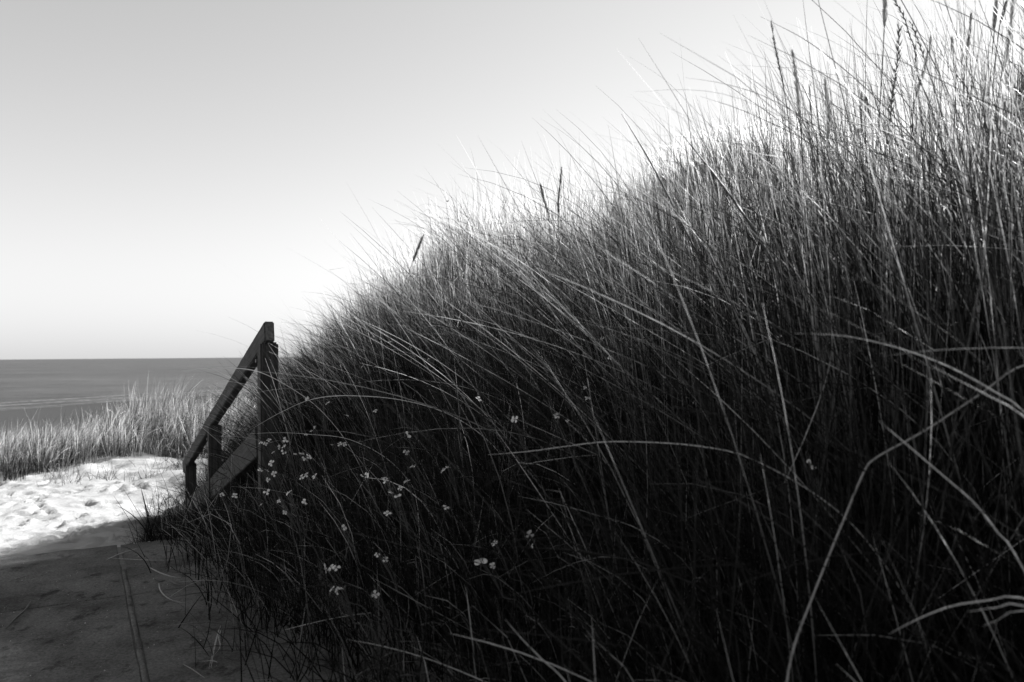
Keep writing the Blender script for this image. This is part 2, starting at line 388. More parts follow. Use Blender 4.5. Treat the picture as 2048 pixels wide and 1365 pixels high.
posts = [(4.62, .925, .885, -.35), (6.98, .965, .245, -1.3), (8.55, .955, -.245, -1.6)]
for u, v, zt, zb in posts:
    beam('post', P(u, v, zb), P(u, v, zt), .10, .10, up=(PX, PY, 0), bev=.010)
q = [P(4.53, .915, .945), P(6.98, .965, .305), P(8.82, .935, -.32)]
beam('rail', q[0], q[1], .055, .115, bev=.006)
beam('rail', q[1], q[2], .055, .115, bev=.006)
beam('side_board', P(4.70, .895, .32), P(6.92, .945, -.27), .045, .17, bev=.005)
beam('side_board', P(6.95, .945, -.275), P(8.75, .935, -.74), .045, .17, bev=.005)
for u, v, z in [(4.62, .865, .78), (6.98, .91, .13), (8.55, .90, -.34)]:     # bolt heads
    bm = bmesh.new(); bmesh.ops.create_cone(bm, cap_ends=True, segments=10, radius1=.011, radius2=.008, depth=.008,
        matrix=Matrix.Translation(Vector(P(u, v-.005, z))) @ Vector((.88, .475, 0)).to_track_quat('Z', 'Y').to_matrix().to_4x4())
    me = bpy.data.meshes.new('bolt'); bm.to_mesh(me); bm.free(); link('bolt', me, plain_mat('bolt_steel', .1, .5), rail, smooth=False)

# ------------------------------------------------------------------ grass blades
def grass(name, x, y, L, az, tilt, droop, width, nseg, tone, wind, seed, z=None, close=.8, power=1.3, kinks=0.0):
    r = np.random.default_rng(seed); n = len(x)
    z = height(x, y)-.015 if z is None else z
    d0 = np.stack([np.sin(tilt)*np.sin(az), np.sin(tilt)*np.cos(az), np.cos(tilt)], -1)
    g = np.stack([wind[:, 0], wind[:, 1], -np.abs(.55+.25*r.standard_normal(n))], -1)*droop[:, None]
    p = np.stack([x, y, z], -1); pts = [p]; dirs = []
    kp = np.where(r.random(n) < kinks, r.integers(2, nseg, n), 99); kd = r.normal(0, .5, (n, 3)); kd[:, 2] = -np.abs(kd[:, 2])-.4
    acc = np.zeros((n, 3))
    for i in range(nseg):
        t = (i+.5)/nseg; acc = acc + kd*(kp == i)[:, None]
        d = norm(d0 + g*t**power + acc); dirs.append(d); p = p + d*(L/nseg)[:, None]; pts.append(p)
    dirs.append(dirs[-1]); P_ = np.stack(pts, 1); D = np.stack(dirs, 1)
    if close:
        dist = np.linalg.norm(P_-np.array([0, 0, .8]), axis=-1).min(1)
        pu, pv = uv_of(P_[..., 0], P_[..., 1]); pz = P_[..., 2]
        over = ((pv < .20) & (pz > .12) & (pu < 3.6)) | ((pz > 1.30) & (pv < 1.25) & (pu > 3.4)) | ((pv < .55) & (pz > .5) & (pu > 2.2))
        over |= (pz > 2.25) & (pu > 4.0) & (pv < 2.3)
        keep = (dist > close) & ~over.any(1)
        P_, D, width, tone = P_[keep], D[keep], width[keep], tone[keep]; n = len(P_)
    s = r.standard_normal((n, 1, 3)); s = norm(s - (s*D).sum(-1, keepdims=True)*D)
    tw = r.normal(0, .6, n)[:, None]*np.linspace(0, 1, nseg+1)[None]
    c = np.cross(D, s); s = s*np.cos(tw)[..., None] + c*np.sin(tw)[..., None]
    t = np.linspace(0, 1, nseg+1); prof = (1-t)**.55*.93+.07
    w = width[:, None]*prof[None]*.5
    V = np.stack([P_-s*w[..., None], P_+s*w[..., None]], 2).reshape(-1, 3)
    m_ = 2*(nseg+1); base = (np.arange(n)*m_)[:, None]; k = np.arange(nseg)*2
    F = np.stack([base+k, base+k+1, base+k+3, base+k+2], -1).reshape(-1, 4)
    T = (tone[:, None]*np.repeat(.35+2.2*t**2, 2)[None]).ravel()      # pale dry tips, dark bases: also paints the lit crest and shaded depths
    return V, F, T
def merge(parts):
    V, F, T = [], [], []; o = 0
    for v, f, t in parts: V.append(v); F.append(f+o); T.append(t); o += len(v)
    return np.concatenate(V), np.concatenate(F), np.concatenate(T)
def tones(r, n, straw=.3):
    g = r.uniform(.004, .020, n); s = r.uniform(.08, .30, n)
    return np.where(r.random(n) < straw, s, g)
def tussocks(r, u0, u1, v0, v1, count, per, spread, keep=None):
    u, v = r.uniform(u0, u1, count), r.uniform(v0, v1, count); x, y = xy_of(u, v)
    if keep is not None:
        k = keep(x, y, u, v); x, y = x[k], y[k]
    n = len(x); az0 = r.uniform(0, 2*math.pi, n); vig = r.uniform(.55, 1.25, n); lean = r.uniform(.3, 1.7, n)
    idx = np.repeat(np.arange(n), r.integers(int(per*.6), int(per*1.4), n))
    off = r.normal(0, spread, (len(idx), 2))
    return x[idx]+off[:, 0], y[idx]+off[:, 1], off, vig[idx], lean[idx], idx

# ---- single plants: points in metres, tip first
HEADS = [
 ('slender seed head standing furthest left of the tall heads against the sky', 'slim', 0.0055, 4, [[0.696, 2.1, 1.678], [0.709, 2.116, 1.627], [0.725, 2.132, 1.579], [0.742, 2.148, 1.526], [0.764, 2.164, 1.399], [0.779, 2.18, 1.269], [0.798, 2.198, 1.091], [0.817, 2.211, 0.912], [0.835, 2.223, 0.734], [0.853, 2.233, 0.555], [0.865, 2.24, 0.436]]),
 ('pale fluffy seed head second from the left, right beside the slender one', 'broad', 0.0085, 4, [[0.751, 2.1, 1.599], [0.765, 2.116, 1.544], [0.777, 2.132, 1.477], [0.786, 2.148, 1.438], [0.796, 2.164, 1.362], [0.805, 2.18, 1.292], [0.825, 2.21, 1.116], [0.844, 2.23, 0.938], [0.863, 2.246, 0.76], [0.881, 2.258, 0.581], [0.893, 2.265, 0.462]]),
 ('thin dark seed head, short, just right of the pale fluffy head', 'slim', 0.0045, 3, [[0.833, 2.2, 1.547], [0.841, 2.22, 1.505], [0.852, 2.24, 1.465], [0.86, 2.26, 1.375], [0.868, 2.28, 1.29], [0.885, 2.311, 1.114], [0.903, 2.331, 0.936], [0.921, 2.347, 0.757], [0.938, 2.359, 0.578], [0.944, 2.363, 0.519]]),
 ('blunt thick seed head low between the arching blades left of the snail', 'broad', 0.008, 4, [[0.836, 2.1, 1.523], [0.848, 2.116, 1.471], [0.858, 2.132, 1.426], [0.86, 2.148, 1.376], [0.867, 2.164, 1.325], [0.878, 2.18, 1.268], [0.906, 2.216, 1.094], [0.93, 2.239, 0.917], [0.951, 2.256, 0.739], [0.97, 2.269, 0.561], [0.977, 2.273, 0.501]]),
 ('plump seed head cut off by the top of the frame on a straight stalk', 'broad', 0.008, 4, [[0.949, 2.0, 1.74], [0.957, 2.013, 1.698], [0.963, 2.027, 1.673], [0.967, 2.04, 1.637], [0.965, 2.053, 1.52], [0.966, 2.067, 1.458], [0.966, 2.08, 1.374], [0.971, 2.102, 1.195], [0.982, 2.118, 1.016], [0.996, 2.131, 0.837], [1.012, 2.142, 0.658], [1.023, 2.149, 0.539]]),
 ('darkest couch grass spike with open ladder of spikelets against the sky', 'spiky', 0.0085, 5, [[0.936, 1.9, 1.579], [0.94, 1.913, 1.532], [0.939, 1.927, 1.475], [0.935, 1.94, 1.421], [0.937, 1.953, 1.372], [0.937, 1.967, 1.342], [0.932, 1.98, 1.262], [0.93, 2.003, 1.084], [0.937, 2.019, 0.905], [0.949, 2.033, 0.726], [0.964, 2.044, 0.547], [0.975, 2.051, 0.427]]),
 ('couch grass spike entering from the top edge and leaning right', 'spiky', 0.0065, 5, [[0.926, 1.9, 1.647], [0.954, 1.911, 1.61], [0.973, 1.923, 1.569], [0.99, 1.934, 1.543], [1.0, 1.946, 1.508], [1.009, 1.957, 1.479], [1.042, 1.969, 1.422], [1.07, 1.98, 1.345], [1.117, 2.0, 1.173], [1.151, 2.015, 0.996], [1.178, 2.027, 0.819], [1.2, 2.038, 0.641], [1.207, 2.041, 0.581]]),
 ('couch grass spike with its tip below the frame, leaning beside the top edge one', 'spiky', 0.006, 4, [[0.991, 1.95, 1.611], [1.012, 1.963, 1.578], [1.032, 1.977, 1.546], [1.048, 1.99, 1.517], [1.071, 2.003, 1.474], [1.097, 2.017, 1.406], [1.121, 2.03, 1.348], [1.171, 2.059, 1.178], [1.207, 2.078, 1.003], [1.235, 2.093, 0.826], [1.258, 2.105, 0.647]]),
 ('fluffy seed head leaning to the right behind the two couch grass spikes', 'broad', 0.008, 4, [[1.225, 2.3, 1.717], [1.224, 2.316, 1.666], [1.212, 2.332, 1.605], [1.201, 2.348, 1.551], [1.2, 2.364, 1.492], [1.201, 2.38, 1.416], [1.208, 2.408, 1.238], [1.22, 2.427, 1.059], [1.235, 2.442, 0.881], [1.251, 2.454, 0.702]]),
 ('tall seed head leaving the frame near the top right corner, left of its pair', 'broad', 0.008, 4, [[1.362, 2.2, 1.816], [1.367, 2.216, 1.786], [1.371, 2.232, 1.743], [1.378, 2.248, 1.712], [1.38, 2.264, 1.645], [1.38, 2.28, 1.543], [1.386, 2.302, 1.364], [1.398, 2.318, 1.185], [1.412, 2.33, 1.006], [1.428, 2.341, 0.827]]),
 ('long curved seed head nearest the top right corner', 'broad', 0.009, 5, [[1.342, 2.1, 1.755], [1.349, 2.113, 1.74], [1.347, 2.127, 1.666], [1.343, 2.14, 1.598], [1.337, 2.153, 1.552], [1.337, 2.167, 1.505], [1.333, 2.18, 1.436], [1.332, 2.206, 1.258], [1.339, 2.224, 1.079], [1.351, 2.238, 0.9], [1.361, 2.246, 0.78]]),
 ('small pale seed head squeezed between the two heads of the top right corner', 'broad', 0.006, 3, [[1.478, 2.35, 1.837], [1.48, 2.37, 1.81], [1.483, 2.39, 1.79], [1.486, 2.41, 1.736], [1.484, 2.43, 1.633], [1.488, 2.456, 1.455], [1.498, 2.474, 1.276], [1.511, 2.488, 1.097], [1.527, 2.5, 0.918], [1.532, 2.503, 0.858]]),
 ('long rough seed head in the thick of the stalks left of the top right pair', 'broad', 0.007, 4, [[1.344, 2.3, 1.784], [1.347, 2.316, 1.732], [1.351, 2.332, 1.699], [1.347, 2.348, 1.605], [1.351, 2.364, 1.53], [1.35, 2.38, 1.455], [1.356, 2.408, 1.277], [1.367, 2.427, 1.098], [1.381, 2.442, 0.92], [1.391, 2.45, 0.8]]),
 ('narrow faded seed head directly above the snail', 'slim', 0.0055, 3, [[1.044, 2.35, 1.569], [1.051, 2.37, 1.535], [1.058, 2.39, 1.5], [1.066, 2.41, 1.465], [1.07, 2.43, 1.389], [1.082, 2.464, 1.212], [1.097, 2.486, 1.034], [1.113, 2.502, 0.856], [1.13, 2.515, 0.677]]),
 ('narrow seed head tilted left just right of the snail', 'slim', 0.0055, 3, [[1.057, 2.35, 1.556], [1.072, 2.37, 1.527], [1.09, 2.39, 1.488], [1.103, 2.41, 1.445], [1.115, 2.43, 1.368], [1.138, 2.463, 1.192], [1.16, 2.485, 1.015], [1.179, 2.502, 0.837], [1.192, 2.51, 0.718]]),
 ('short stubby seed head half way up among thin upright stalks', 'broad', 0.006, 3, [[1.343, 2.4, 1.75], [1.355, 2.42, 1.729], [1.368, 2.44, 1.703], [1.382, 2.46, 1.644], [1.397, 2.48, 1.524], [1.418, 2.503, 1.347], [1.438, 2.519, 1.169], [1.457, 2.532, 0.99], [1.469, 2.54, 0.871]]),
 ('long tapering leaf spike leaning left with its point free against the sky, upper of two', 'leaf', 0.0035, 4, [[0.281, 2.0, 1.407], [0.342, 2.016, 1.313], [0.395, 2.032, 1.221], [0.442, 2.048, 1.133], [0.49, 2.064, 1.044], [0.557, 2.08, 0.888], [0.611, 2.094, 0.717], [0.649, 2.106, 0.542], [0.678, 2.117, 0.365], [0.686, 2.12, 0.305]]),
 ('broad folded leaf spike leaning left beside the bright hill', 'leaf', 0.0065, 4, [[0.395, 1.9, 1.346], [0.44, 1.916, 1.299], [0.492, 1.932, 1.242], [0.55, 1.948, 1.171], [0.615, 1.964, 1.081], [0.693, 1.98, 0.945], [0.76, 1.996, 0.779], [0.805, 2.008, 0.605], [0.838, 2.019, 0.429], [0.847, 2.023, 0.37]]),
 ('seed head on the crest of the middle dune, right hand and tallest', 'slim', 0.011, 4, [[0.27, 4.2, 1.785], [0.262, 4.216, 1.704], [0.254, 4.232, 1.627], [0.254, 4.248, 1.55], [0.257, 4.264, 1.418], [0.262, 4.28, 1.258], [0.271, 4.295, 1.079], [0.284, 4.307, 0.9], [0.294, 4.315, 0.781]]),
 ('tilted seed head on the lower crest, leaning right, nearest the handrail', 'slim', 0.012, 3, [[-0.51, 4.6, 1.491], [-0.536, 4.62, 1.441], [-0.577, 4.64, 1.348], [-0.618, 4.66, 1.248], [-0.657, 4.68, 1.132], [-0.69, 4.703, 0.957], [-0.699, 4.72, 0.778], [-0.697, 4.733, 0.599], [-0.687, 4.744, 0.419], [-0.683, 4.748, 0.359]]),
 ('curved seed head on the middle dune crest between the blades', 'slim', 0.01, 3, [[0.158, 4.2, 1.701], [0.176, 4.22, 1.631], [0.198, 4.24, 1.554], [0.208, 4.26, 1.445], [0.222, 4.28, 1.313], [0.239, 4.301, 1.135], [0.257, 4.317, 0.956], [0.275, 4.329, 0.778]]),
 ('snapped pale stalk bent over with its seed head hanging at the bottom right', 'spiky', 0.0045, 4, [[0.338, 1.0, 0.384], [0.352, 1.025, 0.405], [0.369, 1.05, 0.425], [0.389, 1.075, 0.445], [0.428, 1.1, 0.509], [0.466, 1.125, 0.568], [0.505, 1.15, 0.628], [0.536, 1.175, 0.646], [0.62, 1.2, 0.682], [0.718, 1.225, 0.734], [0.812, 1.25, 0.78], [0.982, 1.297, 0.771], [1.116, 1.337, 0.661], [1.202, 1.364, 0.505], [1.256, 1.383, 0.335]])]
BLADES = [
 ('short sunlit straw blade pointing up left at the bottom edge, centre', 0.0034, [[-0.013, 1.15, 0.421], [0.012, 1.167, 0.386], [0.041, 1.183, 0.351], [0.082, 1.2, 0.303], [0.172, 1.237, 0.152], [0.233, 1.262, -0.016]]),
 ('bright blade arching level out of the right edge, highest of the lit arcs', 0.0034, [[0.488, 1.05, 0.795], [0.544, 1.05, 0.801], [0.597, 1.05, 0.804], [0.676, 1.05, 0.804], [0.722, 1.05, 0.794], [0.874, 1.053, 0.7], [0.983, 1.059, 0.557], [1.057, 1.067, 0.393], [1.107, 1.075, 0.221]]),
 ('long lit blade curving down right across the level bright arc', 0.003, [[0.391, 1.1, 0.827], [0.46, 1.1, 0.823], [0.536, 1.1, 0.805], [0.604, 1.1, 0.779], [0.666, 1.1, 0.744], [0.713, 1.1, 0.709], [0.829, 1.103, 0.572], [0.907, 1.108, 0.41], [0.961, 1.116, 0.239], [0.975, 1.118, 0.18]]),
 ('thick bright blade end pointing up left under the level arc', 0.0042, [[0.501, 0.95, 0.783], [0.522, 0.95, 0.771], [0.551, 0.95, 0.756], [0.581, 0.95, 0.739], [0.616, 0.95, 0.715], [0.735, 0.953, 0.581], [0.816, 0.958, 0.421], [0.871, 0.966, 0.25], [0.899, 0.971, 0.133]]),
 ('lit blade running straight from the dark middle towards the lower right, longest of all', 0.0032, [[0.329, 1.1, 0.846], [0.412, 1.1, 0.826], [0.494, 1.1, 0.805], [0.535, 1.1, 0.785], [0.617, 1.1, 0.738], [0.713, 1.1, 0.678], [0.835, 1.103, 0.547], [0.918, 1.109, 0.387], [0.975, 1.116, 0.217], [0.99, 1.118, 0.159]]),
 ('bright blade dropping steeply right of the snapped stalk', 0.003, [[0.459, 1.0, 0.714], [0.502, 1.01, 0.68], [0.551, 1.02, 0.64], [0.595, 1.03, 0.604], [0.629, 1.04, 0.565], [0.658, 1.05, 0.533], [0.749, 1.083, 0.382], [0.811, 1.106, 0.215], [0.842, 1.118, 0.099]]),
 ('broad blade arching out of the right edge above the bottom corner', 0.0045, [[0.444, 0.95, 0.466], [0.475, 0.95, 0.482], [0.517, 0.95, 0.498], [0.558, 0.95, 0.504], [0.612, 0.95, 0.505], [0.779, 0.953, 0.443], [0.905, 0.96, 0.316], [0.991, 0.968, 0.158]]),
 ('upper of two short bright blades at the right edge near the bottom corner', 0.0034, [[0.511, 0.9, 0.508], [0.54, 0.9, 0.512], [0.579, 0.9, 0.512], [0.746, 0.903, 0.449], [0.871, 0.91, 0.321], [0.957, 0.918, 0.163]]),
 ('lower of two short bright blades at the right edge near the bottom corner', 0.004, [[0.527, 0.9, 0.492], [0.551, 0.9, 0.501], [0.579, 0.9, 0.508], [0.756, 0.903, 0.485], [0.9, 0.91, 0.379], [1.001, 0.919, 0.231], [1.027, 0.922, 0.177]]),
 ('pair forming level blade above the black hollow, upper blade', 0.0042, [[0.057, 1.5, 0.735], [0.165, 1.5, 0.736], [0.306, 1.5, 0.729], [0.447, 1.5, 0.722], [0.578, 1.5, 0.7], [0.734, 1.503, 0.614], [0.847, 1.509, 0.475], [0.924, 1.517, 0.312], [0.943, 1.52, 0.256]]),
 ('pair forming level blade above the black hollow, lower blade', 0.0034, [[0.102, 1.55, 0.72], [0.227, 1.538, 0.726], [0.359, 1.525, 0.72], [0.507, 1.512, 0.706], [0.597, 1.5, 0.683], [0.746, 1.483, 0.587], [0.852, 1.476, 0.442], [0.925, 1.475, 0.278], [0.943, 1.476, 0.221]]),
 ('low lit blade sloping down right above the bottom edge, left of centre', 0.0034, [[-0.305, 1.45, 0.289], [-0.239, 1.425, 0.286], [-0.156, 1.4, 0.273], [-0.06, 1.375, 0.245], [0.025, 1.35, 0.212], [0.162, 1.314, 0.103], [0.23, 1.3, 0.005]]),
 ('faint straight blade rising to the right under the black hollow', 0.0026, [[0.1, 1.3, 0.527], [0.165, 1.3, 0.551], [0.239, 1.3, 0.575], [0.32, 1.3, 0.591], [0.385, 1.3, 0.582], [0.544, 1.303, 0.5], [0.659, 1.309, 0.363], [0.737, 1.317, 0.201], [0.775, 1.322, 0.087]]),
 ('pale double blade end reaching left beside the single white flower', 0.0036, [[-0.05, 1.6, 0.601], [0.034, 1.58, 0.61], [0.102, 1.56, 0.621], [0.197, 1.54, 0.632], [0.356, 1.52, 0.624], [0.464, 1.5, 0.595], [0.611, 1.477, 0.497], [0.716, 1.465, 0.352], [0.788, 1.463, 0.187]]),
 ('lit blade end pointing left up in the black hollow, upper left one', 0.003, [[0.259, 1.3, 0.702], [0.294, 1.288, 0.686], [0.331, 1.275, 0.664], [0.383, 1.262, 0.628], [0.448, 1.25, 0.57], [0.554, 1.234, 0.427], [0.627, 1.228, 0.262], [0.676, 1.228, 0.089]]),
 ('lit blade end crossing just below the upper left one in the black hollow', 0.0026, [[0.299, 1.3, 0.67], [0.334, 1.288, 0.655], [0.378, 1.275, 0.634], [0.453, 1.262, 0.596], [0.526, 1.25, 0.539], [0.638, 1.235, 0.399], [0.714, 1.229, 0.236], [0.766, 1.23, 0.064]]),
 ('long dark blade sweeping from a free tip at the upper sky down to the right', 0.003, [[0.571, 1.8, 1.567], [0.672, 1.8, 1.513], [0.762, 1.8, 1.443], [0.841, 1.8, 1.368], [0.93, 1.8, 1.265], [0.996, 1.8, 1.145], [1.05, 1.8, 1.008], [1.102, 1.803, 0.836], [1.14, 1.808, 0.66], [1.169, 1.815, 0.482]]),
 ('thin upper blade that crosses the fluffy heads near the snapped tip', 0.0024, [[0.695, 2.0, 1.638], [0.781, 1.99, 1.598], [0.852, 1.98, 1.555], [0.897, 1.97, 1.516], [1.002, 1.96, 1.418], [1.081, 1.95, 1.309], [1.163, 1.943, 1.149], [1.219, 1.943, 0.978], [1.259, 1.946, 0.803], [1.29, 1.952, 0.625]]),
 ('lowest black blade bundle sweeping left over the bright hill', 0.0048, [[0.384, 1.6, 1.32], [0.454, 1.6, 1.297], [0.519, 1.6, 1.268], [0.585, 1.6, 1.235], [0.664, 1.6, 1.179], [0.764, 1.6, 1.077], [0.832, 1.6, 0.965], [0.905, 1.603, 0.801], [0.956, 1.608, 0.628], [0.992, 1.615, 0.452], [1.012, 1.62, 0.334]]),
 ('arching blade with its tip furthest left over the bright hill', 0.0028, [[0.251, 1.6, 1.33], [0.354, 1.6, 1.334], [0.444, 1.6, 1.321], [0.545, 1.6, 1.279], [0.635, 1.6, 1.225], [0.734, 1.6, 1.138], [0.833, 1.6, 1.026], [0.926, 1.603, 0.872], [0.989, 1.608, 0.704], [1.033, 1.615, 0.529], [1.066, 1.623, 0.353]]),
 ('arching blade just above the black bundle over the bright hill', 0.0028, [[0.365, 1.65, 1.376], [0.438, 1.65, 1.364], [0.521, 1.65, 1.339], [0.604, 1.65, 1.294], [0.706, 1.65, 1.217], [0.809, 1.65, 1.117], [0.89, 1.65, 1.012], [0.976, 1.653, 0.854], [1.034, 1.658, 0.684], [1.075, 1.665, 0.509], [1.097, 1.67, 0.391]]),
 ('arching blade with pale underside second under the snail', 0.0028, [[0.451, 1.55, 1.348], [0.528, 1.55, 1.306], [0.606, 1.55, 1.256], [0.683, 1.55, 1.196], [0.76, 1.55, 1.125], [0.856, 1.55, 1.018], [0.932, 1.55, 0.91], [1.012, 1.553, 0.749], [1.067, 1.558, 0.578], [1.106, 1.565, 0.403], [1.117, 1.568, 0.344]]),
 ('bowed blade with a kinked tip passing right of the dark ladder spike', 0.0028, [[0.653, 1.5, 1.358], [0.685, 1.5, 1.367], [0.74, 1.5, 1.352], [0.815, 1.5, 1.315], [0.89, 1.5, 1.277], [0.984, 1.5, 1.228], [1.114, 1.503, 1.106], [1.204, 1.509, 0.95], [1.265, 1.516, 0.781], [1.308, 1.524, 0.607], [1.341, 1.532, 0.43]]),
 ('long thin blade rising from the left crest into the open sky, upper one', 0.0022, [[0.298, 2.0, 1.555], [0.387, 1.975, 1.484], [0.467, 1.95, 1.388], [0.581, 1.925, 1.258], [0.691, 1.9, 1.131], [0.783, 1.883, 0.977], [0.845, 1.877, 0.808], [0.889, 1.878, 0.634], [0.922, 1.882, 0.457], [0.931, 1.883, 0.397]]),
 ('blade over the bright hill pointing level to the left, under the furthest tip', 0.0026, [[0.187, 1.8, 1.302], [0.302, 1.78, 1.27], [0.42, 1.76, 1.23], [0.547, 1.74, 1.175], [0.669, 1.72, 1.099], [0.788, 1.7, 0.998], [0.896, 1.686, 0.855], [0.969, 1.681, 0.691], [1.02, 1.682, 0.518], [1.045, 1.684, 0.401]]),
 ('steep blade crossing the middle dune from its free tip near the crest', 0.004, [[-0.039, 3.0, 1.578], [0.053, 2.95, 1.452], [0.161, 2.9, 1.312], [0.246, 2.85, 1.159], [0.311, 2.8, 1.046], [0.378, 2.756, 0.885], [0.425, 2.733, 0.713], [0.46, 2.724, 0.537], [0.479, 2.722, 0.418]]),
 ('steep blade with its tip nearest the tiny snail on the lower crest', 0.004, [[-0.458, 4.2, 1.805], [-0.37, 4.15, 1.674], [-0.276, 4.1, 1.502], [-0.172, 4.05, 1.339], [-0.033, 4.0, 1.13], [0.043, 3.977, 0.969], [0.096, 3.968, 0.797], [0.134, 3.966, 0.621]]),
 ('level thin blade crossing in front of the top rail of the handrail', 0.0036, [[-1.366, 3.3, 0.747], [-1.236, 3.26, 0.757], [-1.12, 3.22, 0.757], [-1.007, 3.18, 0.741], [-0.876, 3.14, 0.681], [-0.748, 3.1, 0.595], [-0.632, 3.068, 0.462], [-0.552, 3.052, 0.302], [-0.498, 3.047, 0.131], [-0.483, 3.047, 0.072]]),
 ('pale blade crossing the near post from the lower left', 0.0034, [[-0.988, 3.0, 0.528], [-0.863, 2.96, 0.594], [-0.741, 2.92, 0.643], [-0.605, 2.88, 0.659], [-0.401, 2.84, 0.645], [-0.22, 2.8, 0.593], [-0.074, 2.772, 0.493], [0.029, 2.758, 0.347], [0.078, 2.754, 0.238]]),
 ('level blade crossing the near post at the height of the flowers', 0.0026, [[-1.027, 3.1, 0.504], [-0.894, 3.067, 0.51], [-0.771, 3.033, 0.506], [-0.612, 3.0, 0.488], [-0.455, 2.972, 0.408], [-0.34, 2.956, 0.271], [-0.262, 2.951, 0.109]])]
